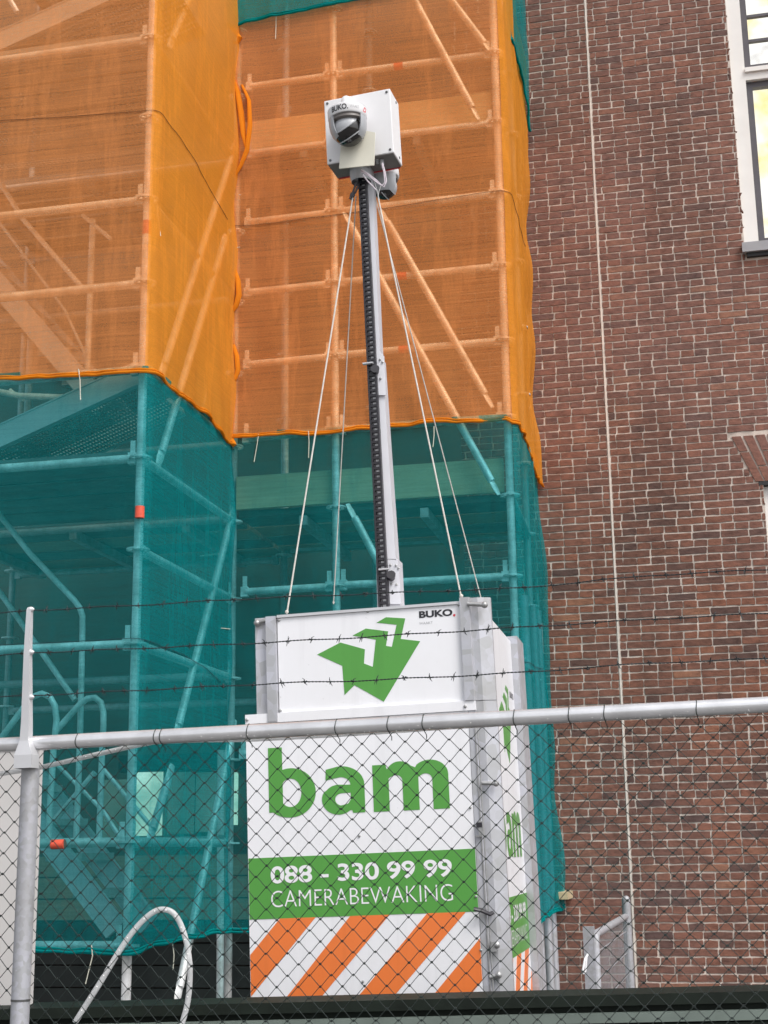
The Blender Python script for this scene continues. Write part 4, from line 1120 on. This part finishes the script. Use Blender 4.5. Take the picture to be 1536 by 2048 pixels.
# cream mounting plate below the front dome
mp_ = MB(); q = [hp(u, v, -.05) for u, v in ((678, 337), (748, 330), (750, 265), (735, 262), (683, 272))]; k = len(q); q2 = [x + HY * .006 for x in q]
mp_.add(q + q2, [tuple(range(k)), tuple(reversed(range(k, 2 * k)))] + [(i, (i + 1) % k, (i + 1) % k + k, i + k) for i in range(k)])
build('mounting_plate', mp_, M_cream, unit)
d2c = hp(768, 366, .22)
dome(d2c, HY, Zc, (HX * .55 + HY * .2 - Z3 * .9), 1.0, 'rear dome camera facing away', [d2c + Zc * .08, d2c + Zc * .13, d2c + Zc * .13 - HY * .06])
mt = MB(); a_, b_ = hp(700, 350, .06), hp(738, 344, .06); mt.box(a_ - HZ * .01, b_ - a_, HY * .09, HZ * .05); mt.lathe(hp(722, 356, .08), dz, [(.045, -.02), (.05, .0), (.05, .03), (0, .03)], 18); build('mast_cap', mt, M_grey, unit, smooth=True)
cbm = MB()
for pts in (([(722, 340), (735, 347), (752, 360), (764, 371), (770, 365), (768, 345), (764, 328)]), ([(722, 343), (738, 352), (755, 366), (768, 374), (773, 362), (770, 345), (765, 326)]), ([(726, 350), (735, 362), (745, 372), (752, 380)])):
    cbm.tube([hp(u, v, -.01 + .002 * i) for i, (u, v) in enumerate(pts)], .0032, 7)
build('camera_cable', cbm, M_cable, unit, smooth=True)
gl = MB(); 
for u, v in ((754, 316), (764, 324)): gl.lathe(hp(u, v, .04), -HZ, [(.010, -.01), (.010, .012), (.006, .016), (.006, .03)], 10)
build('cable_gland', gl, M_grey, unit, smooth=True)
# guy ropes from the mast head to the four corners
def rope(a, b, r, nm='guy_rope'):
    n = 24; m = MB(); pts = [a.lerp(b, i / n) for i in range(n + 1)]; m.tube(pts, r, 7)
    m.ball(b + Vector((0, 0, .008)), r * 2.2, 8, 6)
    return build(nm, m, M_rope, unit, smooth=True)
rope(m_at(706, 392, 5.92), UF(*[loc(571, 1226)[0], .02, loc(571, 1226)[1]]), .0035)
rope(m_at(757, 398, 5.92), UF(*[loc(922, 1195)[0], .01, loc(922, 1195)[1]]), .0035)
pb = hitp(667, 1208, UO + UY * 1.1, UY); rope(m_at(712, 392, 6.05), pb, .0026)
pb = hitp(963, 1200, UO + UY * 1.1, UY); rope(m_at(752, 400, 6.02), pb, .0026)
shk = MB()
for pts in (([(712, 366), (708, 378), (704, 392), (706, 402)]), ([(716, 372), (711, 384), (706, 392)]), ([(703, 386), (707, 392), (704, 400), (700, 396), (703, 386)])):
    shk.tube([m_at(u, v, 5.92) for u, v in pts], .005, 7)
build('shackle', shk, M_blackpl, unit, smooth=True)
shk = MB()
for pts in (([(748, 362), (752, 376), (756, 390), (757, 400)]), ([(762, 370), (757, 384), (756, 392), (758, 400)])): shk.tube([m_at(u, v, 5.92) for u, v in pts], .0034, 7)
build('shackle', shk, M_bolt, unit, smooth=True)

# ------------------------------------------------------------------ dark green steel beam in front of the unit
GA, GBp = on_y(-150, 2022, 5.20), on_y(1750, 1977, 4.83)
gd = (GBp - GA).normalized(); gn = Vector((-gd.y, gd.x, 0)).normalized()
if gn.y < 0: gn = -gn
L = (GBp - GA).length
beam = thing('steel_beam', 'dark green steel beam running along the bottom behind the fence', 'beam', GA)
m = MB(); m.box(GA - Z3 * .035, gd * L, gn * .22, Z3 * .035); build('top_flange', m, M_dgreen, beam)
m = MB(); m.box(GA + gn * .03 - Z3 * .9, gd * L, gn * .16, Z3 * .864); build('web', m, M_dgreen, beam)
LA, LB = on_y(300, 2048, 5.06), on_y(1750, 2016, 4.80)
ld_ = LB - LA; ln2 = Vector((-ld_.y, ld_.x, 0)).normalized()
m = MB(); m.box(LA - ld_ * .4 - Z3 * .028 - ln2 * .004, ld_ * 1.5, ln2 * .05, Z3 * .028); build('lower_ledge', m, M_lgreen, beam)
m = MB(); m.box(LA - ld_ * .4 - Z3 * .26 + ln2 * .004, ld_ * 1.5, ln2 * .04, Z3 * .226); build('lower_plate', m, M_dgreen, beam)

# pale board at the left, behind the fence
pb_ = MB(); a = on_y(-120, 1966, 5.35); b_ = on_y(58, 1966, 5.3); c_ = on_y(80, 1497, 5.3)
wbrd = thing('white_hoarding', 'plain pale board standing behind the fence post', 'board', a)
pb_.box(Vector((a.x, a.y, a.z - .6)), (c_ - a) * 1.0 - Z3 * (c_ - a).z, N3 * .03, Z3 * (c_.z - a.z + .6)); build('board', pb_, M_board, wbrd)
m = MB(); m.box(Vector((a.x, a.y - .006, c_.z - .004)), (c_ - a) - Z3 * (c_ - a).z, N3 * .045, Z3 * .016); build('capping', m, M_alu, wbrd)

# ------------------------------------------------------------------ small mesh gate in front of the wall
gate = thing('mesh_gate', 'small galvanised mesh gate standing in front of the brickwork', 'gate', on_y(1180, 1985, 7.6))
na = on_y(1177, 1853, 7.5); fa = on_y(1252, 1800, 9.45)
m = MB(); m.cbox(Vector((na.x, na.y, na.z / 2)), E3 * .055, N3 * .055, Z3 * na.z); gp1 = build('post', m, M_gpost, gate)
m = MB(); m.tube([Vector((fa.x, fa.y, 0)), fa], .028, 14); m.ball(fa, .028, 12, 6); build('post', m, M_gpost, gate, smooth=True)
na2 = on_y(1190, 1869, 7.5); fa2 = on_y(1250, 1822, 9.42); fa2.z = na2.z
m = MB(); m.tube([Vector((na2.x, na2.y, .15)), na2 - Z3 * .05, na2 - Z3 * .012 + (fa2 - na2).normalized() * .012, na2 + (fa2 - na2).normalized() * .05, fa2], .021, 12); build('frame_tube', m, M_gpost, gate, smooth=True)
gdv = fa2 - na2
for k in range(38):
    p = na2 + gdv * ((k + 1) / 39); m = MB(); m.tube([Vector((p.x, p.y, .2)), Vector((p.x, p.y, na2.z - .01))], .0011, 5); build('mesh_rod', m, M_gpost, gate)
for k in range(8):
    z = na2.z - .09 - .13 * k
    m = MB(); m.tube([Vector((na2.x, na2.y, z)), Vector((fa2.x, fa2.y, z))], .0028, 5); build('mesh_rod', m, M_gpost, gate)
m = MB(); p0_, p1_ = on_y(1170, 1900, 7.44), on_y(1171, 1945, 7.42)
m.tube([on_y(1176, 1908, 7.46), on_y(1170, 1918, 7.43), on_y(1165, 1943, 7.42), on_y(1167, 1947, 7.42), on_y(1171, 1942, 7.42), on_y(1173, 1915, 7.43)], .006, 8); build('hook', m, M_wprint, gate, smooth=True)

# ------------------------------------------------------------------ chain-link fence in the foreground
FA, FB = on_y(0, 1490, 4.27), on_y(1536, 1409, 3.77)
fd = (FB - FA).normalized(); fh = Vector((fd.x, fd.y, 0)).normalized(); fn_ = Vector((-fh.y, fh.x, 0))
if fn_.y < 0: fn_ = -fn_
fu = fn_.cross(fd); fu = fu if fu.z > 0 else -fu
def FP(x, h, d=0.0): return FA + fd * x + fu * h + fn_ * d
def floc(u, v): p = hitp(u, v, FA, fn_) - FA; return p.dot(fd), p.dot(fu)
FL = (FB - FA).length
fence = thing('chain_link_fence', 'dark wire chain link fence hung under a galvanised top rail', 'fence', FP(floc(62, 1500)[0], -FA.z))
X0, X1 = -.45, FL + .45
m = MB(); m.tube([FP(X0, 0), FP(X1, 0)], .0212, 24); rail = build('top_rail', m, M_rail, fence, smooth=True)
dr = MB(); rr = random.Random(8)
for k in range(190):
    x = rr.uniform(X0 + .3, X1 - .3); th = R(rr.uniform(-150, -20)); r_ = rr.uniform(.0008, .0018)
    dr.ball(FP(x, .0212 * math.sin(th), .0212 * math.cos(th) * (-1 if rr.random() < .9 else 1)), r_, 6, 4)
build('water_drops', dr, M_led, rail, kind='stuff', smooth=True)
DW, DH_ = .0622, .0590
HTOP = floc(700, 1464)[1]
half, segs = DW / 2, 62
def zig(mirror=False):
    mb = MB(); pts = []
    for i in range(segs + 1):
        x = (0 if (i % 2 == 0) != mirror else 1); y = -i * DH_ / 2
        xx = -.0022 if x == 0 else half + .0022
        z_in = .0016 if x == 0 else -.0016
        # small rounded hook at each turn
        for o in ((-.12, .55), (0, 1.0), (.12, .55)):
            sgn = 1 if x == 0 else -1
            pts.append(Vector((xx + sgn * (1 - o[1]) * .0036, y + o[0] * .02, z_in)))
    base = pts
    mb.tube([Vector((p.x, p.y, p.z)) for p in base], .0016, 5)
    return mb
ZW = []
for var in range(8):
    zz = zig(var % 2 == 1); m = MB()
    for v in zz.v:
        y = v.y; m.v.append(fd * (v.x + .0020 * mnoise.noise(Vector((y * 6, var * 7.1, 0)))) + Z3 * (v.y) + fn_ * (v.z + .005 * mnoise.noise(Vector((y * 2.5, var * 3.3, 4)))))
    m.f = [list(f) for f in zz.f]; m.m = list(zz.m)
    ZW.append(mesh_from(m, 'mesh_wire', M_wire, True))
nw = int((X1 - X0) / half)
x_off = floc(698, 1464)[0]
k0 = math.floor((X0 - x_off) / half)
rw = random.Random(12)
for k in range(nw):
    kk = k0 + k; x = x_off + kk * half
    # neighbours alternate so that their turns meet
    o = inst('mesh_wire', ZW[2 * rw.randrange(4) + kk % 2], fence, FP(x, HTOP - .003, .026))
    if kk % 2: pass
# wire ties round the rail
for u in (158, 313, 325, 498, 674, 778, 848, 1030, 1140, 1211, 1396):
    x, _ = floc(u, 1450); m = MB()
    pts = [FP(x + .0015 * math.sin(i), .0225 * math.cos(2 * math.pi * i / 16), .0225 * math.sin(2 * math.pi * i / 16)) for i in range(17)] 
    m.tube(pts, .0013, 5); m.tube([FP(x, -.0225), FP(x + .004, -.034, .012), FP(x + .001, -.042, .024)], .0013, 5); build('wire_tie', m, M_wire, fence, smooth=True)
# post with raised arm for the barbed wire
xp = floc(60, 1500)[0]; W2 = .0265
m = MB(); rad = W2
x_b = floc(38, 2010)[0]
pt_ = FP(xp + .004, floc(62, 1530)[1], .0); m.tube([Vector((pt_.x, pt_.y, -.1)), pt_], rad, 20)
fpost = build('post', m, M_gpost, fence, smooth=True)
m = MB(); xt, ht = floc(69, 1218); xb_, hb_ = floc(62, 1470)
def bar(x, h, wd, dp): return [FP(x - wd, h, -.03 - dp), FP(x + wd, h, -.03 - dp), FP(x + wd, h, -.03 + dp), FP(x - wd, h, -.03 + dp)]
secs = [bar(xt, ht, .0045, .005), bar(xt, ht - .008, .007, .008), bar(xt - .002, ht - .14, .009, .010), bar(xb_ + .001, hb_ + .03, .0125, .013), bar(xb_, hb_ - .02, .0135, .015), bar(xb_ + .003, floc(62, 1512)[1], .028, .024), bar(xb_ + .003, floc(62, 1538)[1], .028, .024)]
vs_ = [p for s_ in secs for p in s_]; fs = [(0, 1, 2, 3)]
for i in range(len(secs) - 1):
    for j in range(4): fs.append((i * 4 + j, i * 4 + (j + 1) % 4, (i + 1) * 4 + (j + 1) % 4, (i + 1) * 4 + j))
m.add(vs_, fs); arm = build('barb_arm', m, M_alu, fpost)
for v in (1222, 1307, 1396):
    x, h = floc(75, v); c_ = MB(); c_.lathe(FP(x - .008, h, -.03), fd, [(.004, -.004), (.009, 0), (.008, .006), (.003, .012), (0, .012)], 10); build('wire_clip', c_, M_alu, arm, smooth=True)
m = MB(); zb_ = hitp(40, 2000, FA, fn_).z; m.tube([Vector((pt_.x, pt_.y, zb_ - .003)), Vector((pt_.x, pt_.y, zb_ + .003))], W2 + .0012, 20); build('band', m, M_screw, fpost)
# barbed wire strands
BARB = MB()
for a, b in (((-.004, -.011, .004), (.002, .011, -.003)), ((-.001, -.009, -.005), (.006, .010, .004))): BARB.tube([Vector(a), Vector((a[0] * .3, a[1] * .3, a[2])), Vector((b[0] * .3, b[1] * .3, b[2])), Vector(b)], [.0004, .0011, .0011, .0004], 5)
BARB.tube([Vector((-.006, .0005, 0)), Vector((-.003, -.0015, .0016)), Vector((0, .0015, -.0016)), Vector((.003, -.0015, .0016)), Vector((.006, .0005, 0))], .0014, 6)
BARB = mesh_from(BARB, 'barb', M_barb, True)
for (pts, nm) in (([(-120, 1238), (0, 1231), (72, 1224), (300, 1213), (520, 1200), (770, 1190), (1040, 1180), (1300, 1155), (1536, 1143), (1700, 1132)], 'highest'), ([(-120, 1322), (0, 1315), (76, 1308), (300, 1299), (560, 1287), (770, 1275), (1040, 1258), (1300, 1242), (1536, 1230), (1700, 1220)], 'middle'), ([(-120, 1404), (0, 1397), (76, 1393), (300, 1382), (560, 1369), (770, 1362), (1040, 1348), (1300, 1329), (1536, 1320), (1700, 1312)], 'lowest')):
    bw = thing('barbed_wire', nm + ' strand of rusty barbed wire strung above the fence rail', 'barbed wire', FP(floc(76, pts[2][1])[0], floc(76, pts[2][1])[1], -.03), 'barbed wire strands above the fence')
    ctl = [floc(*p) for p in pts]; xs0, xs1 = ctl[0][0], ctl[-1][0]; n = int((xs1 - xs0) / .0045)
    for ph_ in (0, math.pi):
        P = []
        for i in range(n + 1):
            x = xs0 + (xs1 - xs0) * i / n; h = interp(ctl, x) + .0016 * math.sin(x * 21 + ctl[0][1] * 50); a = x * 2 * math.pi / .021 + ph_
            P.append(FP(x, h + .0011 * math.cos(a), -.03 + .0011 * math.sin(a)))
        m = MB(); m.tube(P, .0011, 5); build('strand', m, M_barb, bw, smooth=True)
    x = xs0 + .03; rr = random.Random(nm)
    while x < xs1:
        h = interp(ctl, x) + .0016 * math.sin(x * 21 + ctl[0][1] * 50)
        q = Matrix((fd, fu, fd.cross(fu))).transposed().to_quaternion() @ Matrix.Rotation(rr.uniform(0, 6.28), 3, 'X').to_quaternion()
        inst('barb', BARB, bw, FP(x, h, -.03), q, (1.25,) * 3); x += .077 + rr.uniform(-.012, .012)

# ------------------------------------------------------------------ clear rope light tied along the fence and looped at its foot
rl = thing('rope_light', 'clear plastic rope light tied under the top rail', 'rope light', FP(floc(330, 1487)[0], floc(330, 1487)[1], .05))
P = [FP(*floc(u, v), .055) for u, v in ((-60, 1552), (40, 1537), (90, 1527), (150, 1513), (210, 1499), (270, 1486), (310, 1480), (400, 1477), (480, 1476), (600, 1470), (760, 1460), (900, 1450), (1000, 1444), (1150, 1433), (1300, 1422), (1450, 1412), (1600, 1402))]
def smooth_pts(P, n=8):
    out = []
    for i in range(len(P) - 1):
        p0, p1, p2, p3 = P[max(0, i - 1)], P[i], P[i + 1], P[min(len(P) - 1, i + 2)]
        for k in range(n):
            t = k / n; out.append(.5 * ((2 * p1) + (p2 - p0) * t + (2 * p0 - 5 * p1 + 4 * p2 - p3) * t * t + (3 * p1 - p0 - 3 * p2 + p3) * t ** 3))
    out.append(P[-1]); return out
def rope_light(root, P, r):
    Q = smooth_pts(P); m = MB(); m.tube(Q, r, 10); build('hose', m, M_hose, root, smooth=True)
    ld = MB(); acc = 0
    for a, b in zip(Q[:-1], Q[1:]):
        acc += (b - a).length
        if acc > .036: acc = 0; ld.ball(b - fn_ * r * .9, r * .28, 6, 4)
    build('led', ld, M_led, root, kind='stuff')
rope_light(rl, P, .0075)
rl2 = thing('rope_light', 'loose loop of white rope light rising over the green beam', 'rope light', on_y(172, 2012, 4.75))
P = [on_y(u, v, 4.72) for u, v in ((150, 2045), (172, 2010), (200, 1966), (240, 1900), (272, 1856), (300, 1829), (322, 1819), (345, 1825), (362, 1850), (374, 1890), (380, 1940), (376, 2000), (364, 2048), (352, 2090))]
rope_light(rl2, P, .0092)
